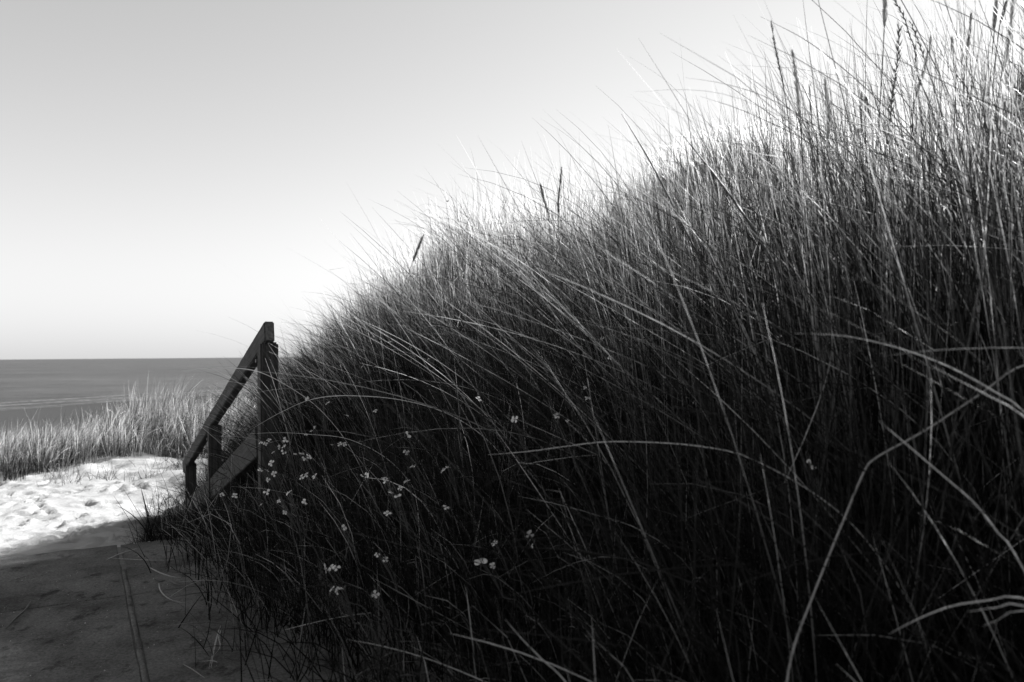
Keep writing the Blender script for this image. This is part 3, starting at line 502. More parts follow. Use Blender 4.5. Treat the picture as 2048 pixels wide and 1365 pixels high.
FLOWERS = [
 ('large white flower with rounded petals low in front of the dark bank, biggest of all', [0.041, 1.8, 0.064], [[-0.072, 1.75, 0.349, 1.5], [-0.047, 1.75, 0.341, 0.8]]),
 ('white flower head on a long bare stem at the lower left, over the path side', [-0.334, 1.95, -0.008], [[-0.448, 1.9, 0.297, 1.0], [-0.433, 1.9, 0.299, 1.0], [-0.422, 1.9, 0.299, 0.9]]),
 ('dim small flower group under the long stemmed head at the lower left', [-0.299, 1.85, -0.011], [[-0.409, 1.8, 0.279, 0.8], [-0.398, 1.8, 0.272, 0.7], [-0.391, 1.8, 0.279, 0.7]]),
 ('small white flower right of the long stemmed head at the lower left', [-0.201, 1.79, -0.002], [[-0.301, 1.74, 0.283, 1.0]]),
 ('single white flower alone in the black hollow at the right', [0.656, 1.54, 0.172], [[0.556, 1.49, 0.591, 1.0]]),
 ('brightest white flower beside the foot of the near post', [-0.778, 3.125, 0.025], [[-0.874, 3.075, 0.482, 1.2], [-0.882, 3.075, 0.457, 0.9]]),
 ('pair of white blooms touching the near post', [-0.893, 3.25, 0.011], [[-1.01, 3.2, 0.46, 1.0], [-0.978, 3.2, 0.468, 1.0], [-0.992, 3.2, 0.454, 0.8]]),
 ('white bloom on the left flank of the brightest flower', [-0.831, 3.19, 0.019], [[-0.92, 3.14, 0.446, 1.0], [-0.942, 3.14, 0.427, 0.8]]),
 ('flat white bloom facing up below the brightest flower', [-0.775, 3.1, 0.023], [[-0.875, 3.05, 0.439, 1.1]]),
 ('upper white bloom of the stacked pair right of the near post', [-0.692, 2.995, 0.028], [[-0.78, 2.945, 0.442, 1.2], [-0.804, 2.945, 0.442, 0.7]]),
 ('lower white bloom of the stacked pair right of the near post', [-0.633, 2.895, 0.027], [[-0.739, 2.845, 0.436, 1.2], [-0.727, 2.845, 0.446, 1.0]]),
 ('flat white bloom seen edge on under the post flowers', [-0.756, 2.88, 0.002], [[-0.856, 2.83, 0.425, 1.1]]),
 ('white bloom in front of the end of the lower board', [-0.735, 2.725, -0.009], [[-0.846, 2.675, 0.422, 1.0], [-0.824, 2.675, 0.42, 0.8]]),
 ('two tiny white blooms right of the flat edge on bloom', [-0.585, 2.665, 0.01], [[-0.693, 2.615, 0.407, 1.0], [-0.678, 2.615, 0.413, 1.0]]),
 ('white bloom alone right of the two tiny ones under the stacked pair', [-0.542, 2.64, 0.017], [[-0.642, 2.59, 0.413, 1.0]]),
 ('faded small blooms below the lower board end', [-0.707, 2.71, -0.007], [[-0.796, 2.66, 0.412, 0.9], [-0.818, 2.66, 0.392, 0.8]]),
 ('small white bloom at the left end of the flower belt, next to the rail feet', [-0.86, 2.68, -0.019], [[-0.96, 2.63, 0.349, 1.0]]),
 ('second small white bloom at the left end of the flower belt', [-0.809, 2.66, -0.017], [[-0.909, 2.61, 0.349, 1.0]]),
 ('small bloom above the far left flowers in the dark belt', [-0.646, 2.44, -0.014], [[-0.738, 2.39, 0.398, 1.0], [-0.755, 2.39, 0.359, 0.6]]),
 ('small bloom half way between the rail feet and the flower belt centre', [-0.556, 2.36, -0.008], [[-0.65, 2.31, 0.408, 1.0], [-0.661, 2.31, 0.351, 0.7]]),
 ('dull bloom low in the belt under the two tiny ones', [-0.542, 2.365, -0.006], [[-0.603, 2.315, 0.381, 1.0], [-0.68, 2.315, 0.383, 0.6]]),
 ('white pair of blooms high in the belt beside a thin crossing stem', [-0.515, 2.87, 0.053], [[-0.612, 2.82, 0.491, 1.0], [-0.595, 2.82, 0.491, 1.0], [-0.639, 2.82, 0.489, 0.7]]),
 ('dusky flower cluster above the white pair high in the belt', [-0.642, 2.98, 0.037], [[-0.741, 2.93, 0.529, 0.9], [-0.726, 2.93, 0.542, 0.8], [-0.759, 2.93, 0.515, 0.7]]),
 ('white bloom at the highest left of the slope over the handrail side', [-0.791, 3.69, 0.074], [[-0.938, 3.64, 0.609, 1.0], [-0.844, 3.64, 0.59, 1.1]]),
 ('white bloom caught in the grass above the belt, left of two specks', [-0.482, 3.115, 0.099], [[-0.527, 3.065, 0.591, 1.0], [-0.638, 3.065, 0.575, 0.8]]),
 ('speck of white bloom highest in the grass of the middle slope', [-0.686, 4.185, 0.204], [[-0.779, 4.135, 0.747, 1.0], [-0.793, 4.135, 0.664, 0.7]]),
 ('dim bloom in the tangled grass under the middle crest', [-0.418, 4.06, 0.319], [[-0.614, 4.01, 0.873, 1.0], [-0.421, 4.01, 0.784, 0.7]]),
 ('small bloom centre slope, at the edge of deep shade', [-0.229, 2.535, 0.109], [[-0.326, 2.485, 0.555, 1.0], [-0.333, 2.485, 0.501, 1.0]]),
 ('white twin bloom in the middle of the belt', [-0.337, 2.395, 0.046], [[-0.43, 2.345, 0.451, 1.0], [-0.444, 2.345, 0.45, 0.7]]),
 ('ragged white bloom right of the twin bloom', [-0.258, 2.28, 0.056], [[-0.356, 2.23, 0.454, 1.0], [-0.36, 2.23, 0.46, 0.7]]),
 ('pair of blooms under the ragged one at the belt centre', [-0.207, 2.105, 0.042], [[-0.317, 2.055, 0.45, 0.9], [-0.296, 2.055, 0.441, 1.0]]),
 ('bright small bloom right of the ragged white bloom', [-0.191, 2.17, 0.059], [[-0.282, 2.12, 0.468, 1.0], [-0.3, 2.12, 0.45, 0.6]]),
 ('leaning white bloom in front of the dark bank right of the belt centre', [-0.08, 2.2, 0.105], [[-0.186, 2.15, 0.495, 1.2], [-0.175, 2.15, 0.5, 0.8]]),
 ('small bloom standing above the leaning white bloom', [-0.173, 2.22, 0.075], [[-0.273, 2.17, 0.501, 0.9]]),
 ('small bloom below the leaning white bloom and left of two specks', [-0.133, 1.98, 0.041], [[-0.163, 1.93, 0.435, 0.9], [-0.304, 1.93, 0.421, 0.8]]),
 ('speck of a bloom right of the lower middle, above the biggest flower', [0.056, 1.85, 0.078], [[-0.044, 1.8, 0.378, 0.9]]),
 ('white bloom with spread petals above and right of the biggest flower', [0.138, 1.805, 0.09], [[0.035, 1.755, 0.407, 0.9], [0.04, 1.755, 0.379, 0.6]]),
 ('small bloom on the left slope above the long stemmed head', [-0.332, 2.09, 0.006], [[-0.432, 2.04, 0.365, 0.9]]),
 ('two faint blooms right of the long stemmed head', [-0.211, 1.93, 0.012], [[-0.321, 1.88, 0.334, 0.7], [-0.301, 1.88, 0.323, 0.7]]),
 ('white bloom high on the slope left of the black hollow', [0.106, 2.14, 0.159], [[0.006, 2.09, 0.632, 1.1]]),
 ('small speck of a bloom on the slope between the middle crest and the hollow', [-0.004, 2.48, 0.203], [[-0.104, 2.43, 0.667, 0.9]]),
 ('white bloom beside the level double blade', [0.297, 2.175, 0.223], [[0.2, 2.125, 0.685, 0.8], [0.194, 2.125, 0.713, 0.7]]),
 ('bloom hanging under the bright grass edge in the middle of the picture', [0.369, 2.345, 0.294], [[0.257, 2.295, 0.843, 1.0], [0.282, 2.295, 0.791, 0.8]]),
 ('small white bloom right of the highest slope bloom', [0.222, 2.03, 0.163], [[0.108, 1.98, 0.649, 0.8], [0.136, 1.98, 0.637, 0.5]])]
FALLEN = [
 ('thick dry leaf lying at the left edge of the slab', 0.012, [[-1.498, 2.362, 0.008], [-1.525, 2.447, 0.008], [-1.544, 2.524, 0.008], [-1.572, 2.596, 0.008], [-1.585, 2.627, 0.008]]),
 ('thin straw lying near the slab joint at the far left', 0.006, [[-1.807, 2.859, 0.008], [-1.79, 2.917, 0.008], [-1.767, 2.969, 0.008]]),
 ('pale hooked straw curled on the slab beside the grass', 0.0055, [[-1.25, 2.818, 0.008], [-1.211, 2.74, 0.008], [-1.164, 2.67, 0.008], [-1.118, 2.62, 0.008], [-1.079, 2.598, 0.008]]),
 ('straw lying straight along the slab above the hooked one', 0.005, [[-1.376, 3.027, 0.008], [-1.307, 2.956, 0.008], [-1.237, 2.9, 0.008], [-1.203, 2.893, 0.008]]),
 ('dark curled leaf nearest to the hooked straw', 0.012, [[-1.294, 2.883, 0.008], [-1.256, 2.85, 0.008], [-1.245, 2.856, 0.008]]),
 ('dark leaf bent like a comma right of the curled leaf', 0.012, [[-1.227, 2.855, 0.008], [-1.19, 2.811, 0.008], [-1.163, 2.792, 0.008]]),
 ('long thin straw pointing at the grass foot across the back of the slab', 0.005, [[-1.616, 3.184, 0.008], [-1.514, 3.157, 0.008], [-1.407, 3.138, 0.008], [-1.331, 3.143, 0.008]]),
 ('straw lying slanted near the far edge of the slab', 0.005, [[-1.604, 3.152, 0.008], [-1.598, 3.247, 0.008], [-1.57, 3.338, 0.008]]),
 ('faint straw on the near slab close to the bottom edge', 0.004, [[-0.857, 2.075, 0.008], [-0.82, 2.041, 0.008], [-0.769, 1.987, 0.008]]),
 ('leftmost straw of the dry bundle at the grass foot', 0.0035, [[-0.872, 2.383, 0.006], [-0.839, 2.25, 0.006], [-0.781, 2.049, 0.006]]),
 ('middle straw of the dry bundle at the grass foot', 0.0035, [[-0.861, 2.337, 0.01], [-0.813, 2.17, 0.01], [-0.774, 2.045, 0.01]]),
 ('kinked straw on top of the dry bundle at the grass foot', 0.003, [[-0.852, 2.336, 0.013], [-0.833, 2.258, 0.013], [-0.803, 2.187, 0.013], [-0.794, 2.119, 0.013]]),
 ('straw lying across the lower end of the dry bundle', 0.003, [[-0.807, 2.073, 0.016], [-0.782, 2.076, 0.016], [-0.764, 2.065, 0.016]])]
SNAILS = [[0.697, 1.58, 1.242], [-0.333, 4.17, 1.612]]

PARTS = []
# the dune beside the path
r = np.random.default_rng(21)
def dense(x, y, u, v):
    q = noise(x*1.1, y*1.1, 21)+.5
    return (r.random(len(x)) < .05+1.5*q) & (height(x, y) > -1.15) & ((v < 2.2) | (u < 1.8) | (r.random(len(x)) < .6)) & ((u > 2.6) | (v > 1.9) | (r.random(len(x)) < .55)) & ((v > 1.3) | (u < 3.4) | ((v > 1.12) & (r.random(len(x)) < .3))) & ((v > .9) | (u < 3.0) | (r.random(len(x)) < .3))
x, y, off, vig, lean, _ = tussocks(r, -1.2, 11.2, .75, 4.3, 2500, 36, .06, dense)
n = len(x); u, v = uv_of(x, y); vig = np.minimum(vig, np.interp(u, [3.5, 5], [1.25, 1.0]))
az = np.arctan2(off[:, 0], off[:, 1]) + r.normal(0, .6, n); tilt = np.abs(r.normal(.0, .30, n)) + .08
L_ = vig*r.uniform(.55, 1.0, n)*np.interp(u, [0, 1.2, 1.8, 3.2, 4.6, 6, 9, 11], [1.22, 1.15, .88, .66, .72, .82, .85, .6])*np.interp(v, [.7, 1.5, 3, 4.3], [.7, 1.0, 1.0, .8])*np.where((v > 2.35) & (u < 1.6), .62, 1.0)
far_ = np.hypot(x, y)
droop = np.abs(r.normal(.12, .32, n)) + (r.random(n) < .16)*r.uniform(.6, 1.6, n)
wl = np.interp(u, [1, 3.6], [.75, .15]); wind = np.stack([-wl*lean + r.normal(0, .5, n), -.15*lean + r.normal(0, .35, n)], -1)
wd = np.interp(far_, [1, 3, 8], [.0028, .0046, .0064])*r.uniform(.6, 1.3, n)
PARTS.append(grass('a', x, y, L_, az, tilt, droop, wd, 8, tones(r, n, np.interp(height(x, y)+.3*noise(x*1.5, y*1.5, 77), [.1, .45, .9], [.03, .20, .80]))*np.interp(height(x, y), [.45, 1.0], [1.0, 1.9]), wind, 1, kinks=.09, close=1.1))  # straw and tone rise with height, painting in the sunlit crest and shaded foot
# long arching blades reaching out over the slope
x, y, off, vig, lean, _ = tussocks(r, .2, 6.2, .95, 2.9, 150, 10, .05, lambda x, y, u, v: (u < 3.3) | ((v > 1.25) & (r.random(len(x)) < .15)))
n = len(x)
az = r.uniform(-2.6, -.5, n); tilt = np.abs(r.normal(.35, .25, n)); L_ = r.uniform(.75, 1.2, n)*vig
wind = np.stack([-.9*lean*.8 + r.normal(0, .3, n), -.25*lean + r.normal(0, .3, n)], -1)
PARTS.append(grass('b', x, y, L_, az, tilt, np.abs(r.normal(.9, .5, n))+.2, .0034*r.uniform(.7, 1.2, n), 11, tones(r, n, .08), wind, 2, kinks=.05, close=1.0))
# tufts hanging over the top of the handrail
x, y, off, vig, lean, _ = tussocks(r, 4.05, 5.7, 1.08, 1.75, 34, 40, .05)
n = len(x)
PARTS.append(grass('h', x, y, r.uniform(.6, .98, n), r.uniform(-2.6, -.3, n), np.abs(r.normal(.25, .2, n)), np.abs(r.normal(.55, .35, n)), .0044*r.uniform(.6, 1.2, n), 9,
                   tones(r, n, .3), np.stack([-.9+r.normal(0, .3, n), -.1+r.normal(0, .3, n)], -1), 10, kinks=.04))
# the tall clump at the right, and the long blades fanning out of it over the slope
x, y, off, vig, lean, _ = tussocks(r, .75, 2.0, 1.45, 2.25, 62, 42, .05)
n = len(x)
PARTS.append(grass('k', x, y, r.uniform(.7, 1.2, n), np.arctan2(off[:, 0], off[:, 1]), np.abs(r.normal(.04, .16, n)), np.abs(r.normal(.12, .25, n)), .0038*r.uniform(.6, 1.2, n), 9,
                   tones(r, n, .35), np.stack([-.5+r.normal(0, .4, n), r.normal(0, .3, n)], -1), 12, kinks=.05, close=1.15))
x, y, off, vig, lean, _ = tussocks(r, .8, 3.0, 1.4, 2.4, 34, 11, .06)
n = len(x)
PARTS.append(grass('f', x, y, r.uniform(.85, 1.3, n), r.uniform(-2.3, -1.1, n), r.uniform(.45, .95, n), np.abs(r.normal(.5, .25, n)), .0036*r.uniform(.7, 1.2, n), 12,
                   tones(r, n, .35), np.stack([-.5+r.normal(0, .2, n), -.1+r.normal(0, .2, n)], -1), 13, close=1.15))
# stiff pale culms thinning out above the crest
x, y, off, vig, lean, _ = tussocks(r, 2.2, 10.0, 1.9, 3.7, 700, 6, .10)
n = len(x)
PARTS.append(grass('c', x, y, r.uniform(.5, .92, n)*np.minimum(vig, 1.05), r.uniform(0, 6.28, n), np.abs(r.normal(0, .26, n)), np.abs(r.normal(.12, .2, n)), .0042*r.uniform(.7, 1.2, n), 7,
                   tones(r, n, .75)*1.2, np.stack([-.4+r.normal(0, .4, n), r.normal(0, .4, n)], -1), 9, kinks=.08))
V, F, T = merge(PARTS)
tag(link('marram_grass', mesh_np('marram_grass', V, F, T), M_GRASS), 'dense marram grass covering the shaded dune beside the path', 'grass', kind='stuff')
NT = len(F)*2
# short growth along the foot of the dune
r = np.random.default_rng(22)
x, y, off, vig, lean, _ = tussocks(r, .6, 8.8, .36, 1.5, 1200, 22, .07, lambda x, y, u, v: r.random(len(x)) < np.interp(v, [.36, .6, 1.5], [.45, 1, .8]))
n = len(x); az = r.uniform(0, 6.28, n); tilt = np.abs(r.normal(.25, .4, n)); L_ = vig*r.uniform(.12, .48, n)*np.interp(uv_of(x, y)[0], [3.4, 3.9], [1, .5])
wind = np.stack([-.8+r.normal(0, .6, n), -.4+r.normal(0, .6, n)], -1)
V, F, T = grass('c', x, y, L_, az, tilt, np.abs(r.normal(.6, .5, n)), .0030*r.uniform(.6, 1.5, n), 5, tones(r, n, .12)*.8, wind, 3, close=.8)
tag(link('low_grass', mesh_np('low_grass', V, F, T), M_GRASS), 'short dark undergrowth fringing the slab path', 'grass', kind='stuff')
NT += len(F)*2
# the bright dune inland
r = np.random.default_rng(23)
n = 90000
x, y = r.uniform(-3, 17, n), r.uniform(3.2, 30, n); u, v = uv_of(x, y)
k = (v > 3.9) & (height(x, y) > -1.0) & (r.random(n) < .45+.9*(noise(x*1.5, y*1.5, 31)+.5)); x, y = x[k], y[k]; n = len(x)
az = r.uniform(0, 6.28, n); tilt = np.abs(r.normal(.2, .2, n)); L_ = r.uniform(.3, .75, n)
wind = np.stack([-.5+r.normal(0, .3, n), -.2+r.normal(0, .3, n)], -1)
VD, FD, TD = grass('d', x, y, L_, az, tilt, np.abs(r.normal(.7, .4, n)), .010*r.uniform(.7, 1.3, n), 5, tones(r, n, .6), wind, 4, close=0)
root = VD.reshape(-1, 12, 3)[:, 0]; near = (.848*root[:, 0]+.53*root[:, 1] < 13) & (.848*root[:, 1]-.53*root[:, 0] < 5.2)
def pick(sel):
    V_ = VD.reshape(-1, 12, 3)[sel]; T_ = TD.reshape(-1, 12)[sel]; m_ = len(V_); k_ = np.arange(5)*2; b_ = (np.arange(m_)*12)[:, None]
    return V_.reshape(-1, 3), np.stack([b_+k_, b_+k_+1, b_+k_+3, b_+k_+2], -1).reshape(-1, 4), T_.ravel()
V, F, T = pick(near)  # grass of the unseen sun-blocking dune
tag(link('unseen_right_dune_grass', mesh_np('unseen_right_dune_grass', V, F, T), M_GRASS), 'marram grass on the unseen dune added right of the frame to shade the path', 'grass', kind='stuff')
V, F, T = pick(~near)
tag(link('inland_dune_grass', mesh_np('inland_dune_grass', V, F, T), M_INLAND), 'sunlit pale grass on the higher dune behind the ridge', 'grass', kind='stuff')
NT += len(F)*2
# the foredune in front of the sea
r = np.random.default_rng(24)
def fore(nt_, per, seed):
    x, y = r.uniform(-17, .5, nt_), r.uniform(12.0, 20.8, nt_)
    kk = -x/y; edge = np.interp(kk, [.35, .41, .517, .643, .9], [16.3, 15.8, 14.6, 13.1, 12.2]) + .5*noise(x*.9, np.zeros_like(x), 41) + .5*noise(x*1.7, y*1.7, 42); back = np.interp(kk, [.35, .5, .643, .9], [21, 19, 16.0, 15.0])
    q = noise(x*.8, y*.8, 43)+.5
    k = (y > edge) & (y < back) & (r.random(nt_) < .15+1.6*q); x, y = x[k], y[k]; n0 = len(x)
    i = np.repeat(np.arange(n0), r.integers(per//2, per*2, n0)); big = r.uniform(.45, 1.35, n0)*(.58+.82*(noise(x*.6, y*.6, 44)+.5)); dark = r.uniform(.2, 1.0, n0)**1.3*2.0
    n = len(i); off = r.normal(0, .11, (n, 2)); x, y = x[i]+off[:, 0], y[i]+off[:, 1]
    L = np.interp(kk[k][i], [.4, .5, .65], [1.0, .95, .82])*big[i]*r.uniform(.5, 1.05, n); az = np.arctan2(off[:, 0], off[:, 1])+r.normal(0, .5, n)
    wind = np.stack([.5+r.normal(0, .35, n), -.1+r.normal(0, .35, n)], -1)
    return grass('e', x, y, L, az, np.abs(r.normal(.12, .18, n))+.03, np.abs(r.normal(.55, .45, n)), .008*r.uniform(.6, 1.3, n), 5, tones(r, n, .55)*dark[i], wind, seed, close=0)
V, F, T = fore(3400, 24, 5)
tag(link('foredune_grass', mesh_np('foredune_grass', V, F, T), M_FAR), 'band of wind blown grass on the low dune in front of the sea', 'grass', kind='stuff')
NT += len(F)*2
# grass on the unseen dune opposite, added to block sky light
r = np.random.default_rng(25)
x, y, off, vig, lean, _ = tussocks(r, -7, 6, -7.5, -2.0, 900, 14, .08)
n = len(x); wind = np.stack([-.4+r.normal(0, .4, n), r.normal(0, .4, n)], -1)
V, F, T = grass('o', x, y, vig*r.uniform(.5, 1.0, n), np.arctan2(off[:, 0], off[:, 1]), np.abs(r.normal(.1, .25, n)), np.abs(r.normal(.5, .4, n)), .006*r.uniform(.6, 1.3, n), 5, tones(r, n, .3), wind, 6, close=0)
tag(link('unseen_left_dune_grass', mesh_np('unseen_left_dune_grass', V, F, T), M_GRASS), 'marram grass on the unseen dune added along the left side of the path', 'grass', kind='stuff')
NT += len(F)*2
# thin sprigs standing in the bright sand before the foredune
spr = [(-6.6, 13.0, .45, 'scattered sprig in the middle of the sand strip before the foredune'), (-4.9, 12.6, .55, 'thin sprig in the bright sand nearest the handrail'),
       (-7.6, 13.4, .35, 'sprig in the sand at the left, close to the foredune edge'), (-5.6, 13.6, .4, 'sprig with crossed stems at the foredune edge'),
       (-8.6, 12.7, .5, 'low clump of sprigs at the left edge of the frame in the sand'),
       (-6.1, 14.2, .5, 'sprig on the sand hump just left of the handrail end'), (-7.1, 12.6, .3, 'flat straggling sprig lowest in the sand strip'),
       (-5.9, 12.9, .35, 'sparse sprig half way between the thin sprig and the middle one')]
for i, (sx, sy, ln, lab) in enumerate(spr):
    r = np.random.default_rng(50+i); n = 46; x = sx+r.normal(0, .16, n); y = sy+r.normal(0, .10, n)
    V, F, T = grass('s', x, y, ln*r.uniform(.4, 1.1, n), r.uniform(0, 6.28, n), np.abs(r.normal(.4, .3, n)), np.abs(r.normal(.6, .5, n)), .008*r.uniform(.6, 1.2, n), 5,
                    tones(r, n, .4), r.normal(0, .6, (n, 2)), 60+i, close=0)
    tag(link('grass_sprig', mesh_np('grass_sprig', V, F, T), M_FAR), lab, 'sprig', 'sprigs in the sand before the foredune')
# dark tuft at the foot of the rail
for i, (su, sv, ln, cnt, lab) in enumerate([(3.98, .40, .30, 150, 'dark tuft standing up against the bright sand at the slab edge'),
                                             (6.0, .90, .55, 90, 'dark tuft growing up between the handrail posts')]):
    r = np.random.default_rng(70+i); x0, y0 = xy_of(su, sv); n = cnt; x = x0+r.normal(0, .09+.12*i, n); y = y0+r.normal(0, .09+.12*i, n)
    zz_ = np.minimum(height(x, y), 0)-.03
    V, F, T = grass('t', x, y, ln*r.uniform(.35, 1.1, n), r.uniform(-2.6, 1.6, n), np.abs(r.normal(.35, .25, n)), np.abs(r.normal(.4, .4, n)), .005*r.uniform(.7, 1.3, n), 7,
                    tones(r, n, .1)*.7, r.normal(-.2, .4, (n, 2)), 80+i, z=zz_, close=0)
    tag(link('grass_tuft', mesh_np('grass_tuft', V, F, T), M_GRASS), lab, 'tuft')

# ------------------------------------------------------------------ seed heads, single blades, flowers, straws
def spline(pts, n):
    """Catmull-Rom through pts, n samples by length"""
    P_ = np.array(pts, float); P_ = np.vstack([2*P_[0]-P_[1], P_, 2*P_[-1]-P_[-2]]); out = []
    for i in range(1, len(P_)-2):
        for t in np.linspace(0, 1, 12, endpoint=False):
            a, b_, c, d = P_[i-1:i+3]
            out.append(.5*((2*b_)+(-a+c)*t+(2*a-5*b_+4*c-d)*t*t+(-a+3*b_-3*c+d)*t**3))
    out.append(P_[-2]); out = np.array(out)
    s = np.r_[0, np.cumsum(np.linalg.norm(np.diff(out, axis=0), axis=1))]
    q = np.linspace(0, s[-1], n); return np.stack([np.interp(q, s, out[:, i]) for i in range(3)], -1), s[-1]
def tube(path_, rad, k=5, flat=1.0, seed=0):
    D = norm(np.gradient(path_, axis=0)); a = np.random.default_rng(seed).standard_normal(3)
    s = norm(np.cross(D, a)); c = np.cross(D, s); n = len(path_); V = []
    for j in range(k):
        t = 2*math.pi*j/k; V.append(path_+rad[:, None]*(s*math.cos(t)+c*math.sin(t)*flat))
    V = np.stack(V, 1).reshape(-1, 3); q = np.arange(n*k).reshape(n, k)
    return V, np.concatenate([np.stack([q[:-1, j], q[:-1, (j+1) % k], q[1:, (j+1) % k], q[1:, j]], -1) for j in range(k)])
def spindle(p, d, ln, w, r):
    """small pointed spikelet as 6 quads (two collapse rings)"""
    d = d/np.linalg.norm(d); s = np.cross(d, r.standard_normal(3)); s /= np.linalg.norm(s); c = np.cross(d, s)
    V = []
    for t, ww in ((0, .35), (.4, 1), (1, .04)):
        for j in range(4):
            a = j*math.pi/2; V.append(p+d*ln*t+(s*math.cos(a)+c*math.sin(a)*.6)*w*ww)
    F = [[i*4+j, i*4+(j+1) % 4, i*4+4+(j+1) % 4, i*4+4+j] for i in range(2) for j in range(4)]
    return np.array(V), np.array(F)
def seed_head(label, style, rad, k, pts, seed):
    r = np.random.default_rng(seed)
    root = Vector(pts[-1]); o = empty('seed_head', root); tag(o, label, 'seed head', 'seed heads rising from the marram')
    P_ = np.array(pts); ear_len = np.linalg.norm(np.diff(P_[:k], axis=0), axis=1).sum()
    path_, tot = spline(pts, max(30, int(ear_len*0+60))); s = np.linspace(0, tot, len(path_))
    tn = r.uniform(.35, .60) if style == 'broad' else r.uniform(.10, .18)
    if style == 'leaf':
        V, F = tube(path_, np.interp(s/tot, [0, .1, .25, 1], [.0006, rad*.8, rad, rad*.7]), 5, .35, seed)
        link('blade', mesh_np('blade', V, F, np.full(len(V), .10)), M_GRASS, o); return
    V, F = tube(path_, np.interp(s/tot, [0, 1], [.0013, .0021]), 5, 1, seed)
    link('stem', mesh_np('stem', V, F, np.full(len(V), .14 if not label.startswith('snapped') else .35)), M_GRASS, o)
    parts = []
    ne, et = spline(pts[:k], 90), 0
    ep, et = ne; D = norm(np.gradient(ep, axis=0)); scale = et/.15
    if style == 'spiky':
        nn = int(np.clip(et/.0085, 10, 34)); q = np.linspace(2, 86, nn).astype(int)
        side = norm(np.cross(D[0], np.array([.1, 1, .1])))
        for i, a in enumerate(q):
            for m_ in range(2):
                w_ = (1 if i % 2 else -1)
                d = -D[a]+side*w_*.33+r.normal(0, .12, 3)
                v_, f_ = spindle(ep[a], d, rad*r.uniform(2.0, 2.9), rad*.22, r); parts.append((v_, f_, np.full(len(v_), tn)))
    else:
        core_r = rad*.34*np.interp(np.linspace(0, 1, 90), [0, .15, .5, .85, 1], [.15, .7, 1, .8, .25])
        v_, f_ = tube(ep, core_r, 6, 1, seed); parts.append((v_, f_, np.full(len(v_), tn*.8)))
        for i in range(340 if style == 'broad' else 170):
            t = r.random(); a = int(t*89); w_ = np.interp(t, [0, .15, .5, .85, 1], [.25, .75, 1, .8, .3])
            rd = norm(np.cross(D[a], r.standard_normal(3))); d = -D[a]+rd*r.uniform(.05, .40)
            v_, f_ = spindle(ep[a]+rd*rad*.45*w_, d, rad*r.uniform(1.0, 2.4), rad*.085, r); parts.append((v_, f_, np.full(len(v_), tn*r.uniform(.7, 1.4))))
    V, F, T = merge(parts); link('ear', mesh_np('ear', V, F, T), M_EAR, o)
for i, (label, style, rad, k, pts) in enumerate(HEADS): seed_head(label, style, rad, k, pts, 100+i)

for i, (label, w, pts) in enumerate(BLADES):
    path_, tot = spline(pts, 40); t = np.linspace(0, 1, 40)
    V, F = tube(path_, w*.5*np.interp(t, [0, .08, .35, .8, 1], [.12, .5, .9, 1.0, .8]), 5, .5, 200+i)
    root = Vector(pts[-1]); o = bpy.data.objects.new('single_marram_blade', mesh_np('grass_blade', V-np.array(root), F, np.full(len(V), .03 if 'dark' in label or 'black' in label else .5)))  # each object is one single grass blade
    o.data.materials.append(M_GRASS); C.objects.link(o); o.location = root; o.data.polygons.foreach_set('use_smooth', [True]*len(o.data.polygons))
    tag(o, label, 'grass blade', 'single blades standing out from the grass')

def petal_mesh():
    """four rounded, slightly cupped petals around the origin, 1 unit across"""
    V, F = [], []
    for q in range(4):
        a0 = q*math.pi/2+.1*q; ca, sa = math.cos(a0), math.sin(a0); n0 = len(V)
        grid = [(.04, .04, 0), (.20, .13, .05), (.36, .21, .07), (.47, .15, .04), (.52, .0, .01)]
        for x_, w_, z_ in grid:
            for sgn in (-1, 0, 1):
                yy = w_*sgn; zz_ = z_-(.03 if sgn else 0)
                V.append((x_*ca-yy*sa, x_*sa+yy*ca, zz_))
        for i in range(4):
            for j in range(2):
                b0 = n0+i*3+j; F.append((b0, b0+3, b0+4, b0+1))
    return np.array(V), np.array(F)
PV, PF = petal_mesh(); PM = {}
def blossom(parent, c, nrm, size, spin, r):
    """each petal a sub-part of its blossom; the blossom's own mesh is the eye with anthers"""
    q = Vector(nrm).to_track_quat('Z', 'Y').to_matrix().to_4x4() @ Matrix.Rotation(spin, 4, 'Z')
    if 'eye' not in PM:
        bm = bmesh.new(); bmesh.ops.create_icosphere(bm, subdivisions=1, radius=.09)
        for k in range(6):
            bmesh.ops.create_cone(bm, segments=4, radius1=.02, radius2=.03, depth=.2, matrix=Matrix.Translation((.06*math.cos(k), .06*math.sin(k), .09)))
        me = bpy.data.meshes.new('blossom'); bm.to_mesh(me); bm.free(); me.materials.append(M_EYE); PM['eye'] = me
        for k in range(4):
            me = mesh_np('petal', PV[k*15:(k+1)*15], PF[k*8:(k+1)*8]-k*15); me.materials.append(M_PETAL)
            me.polygons.foreach_set('use_smooth', [True]*len(me.polygons)); PM[k] = me
    b0 = bpy.data.objects.new('blossom', PM['eye']); C.objects.link(b0); b0.parent = parent
    b0.matrix_local = Matrix.Translation(Vector(c)-parent.location) @ q @ Matrix.Scale(size, 4)
    for k in range(4):
        if r.random() < .06: continue
        p_ = bpy.data.objects.new('petal', PM[k]); C.objects.link(p_); p_.parent = b0
        p_.rotation_euler = (r.normal(0, .15), r.normal(-.1, .2), r.normal(0, .12)); p_.scale = (r.uniform(.85, 1.1),)*3
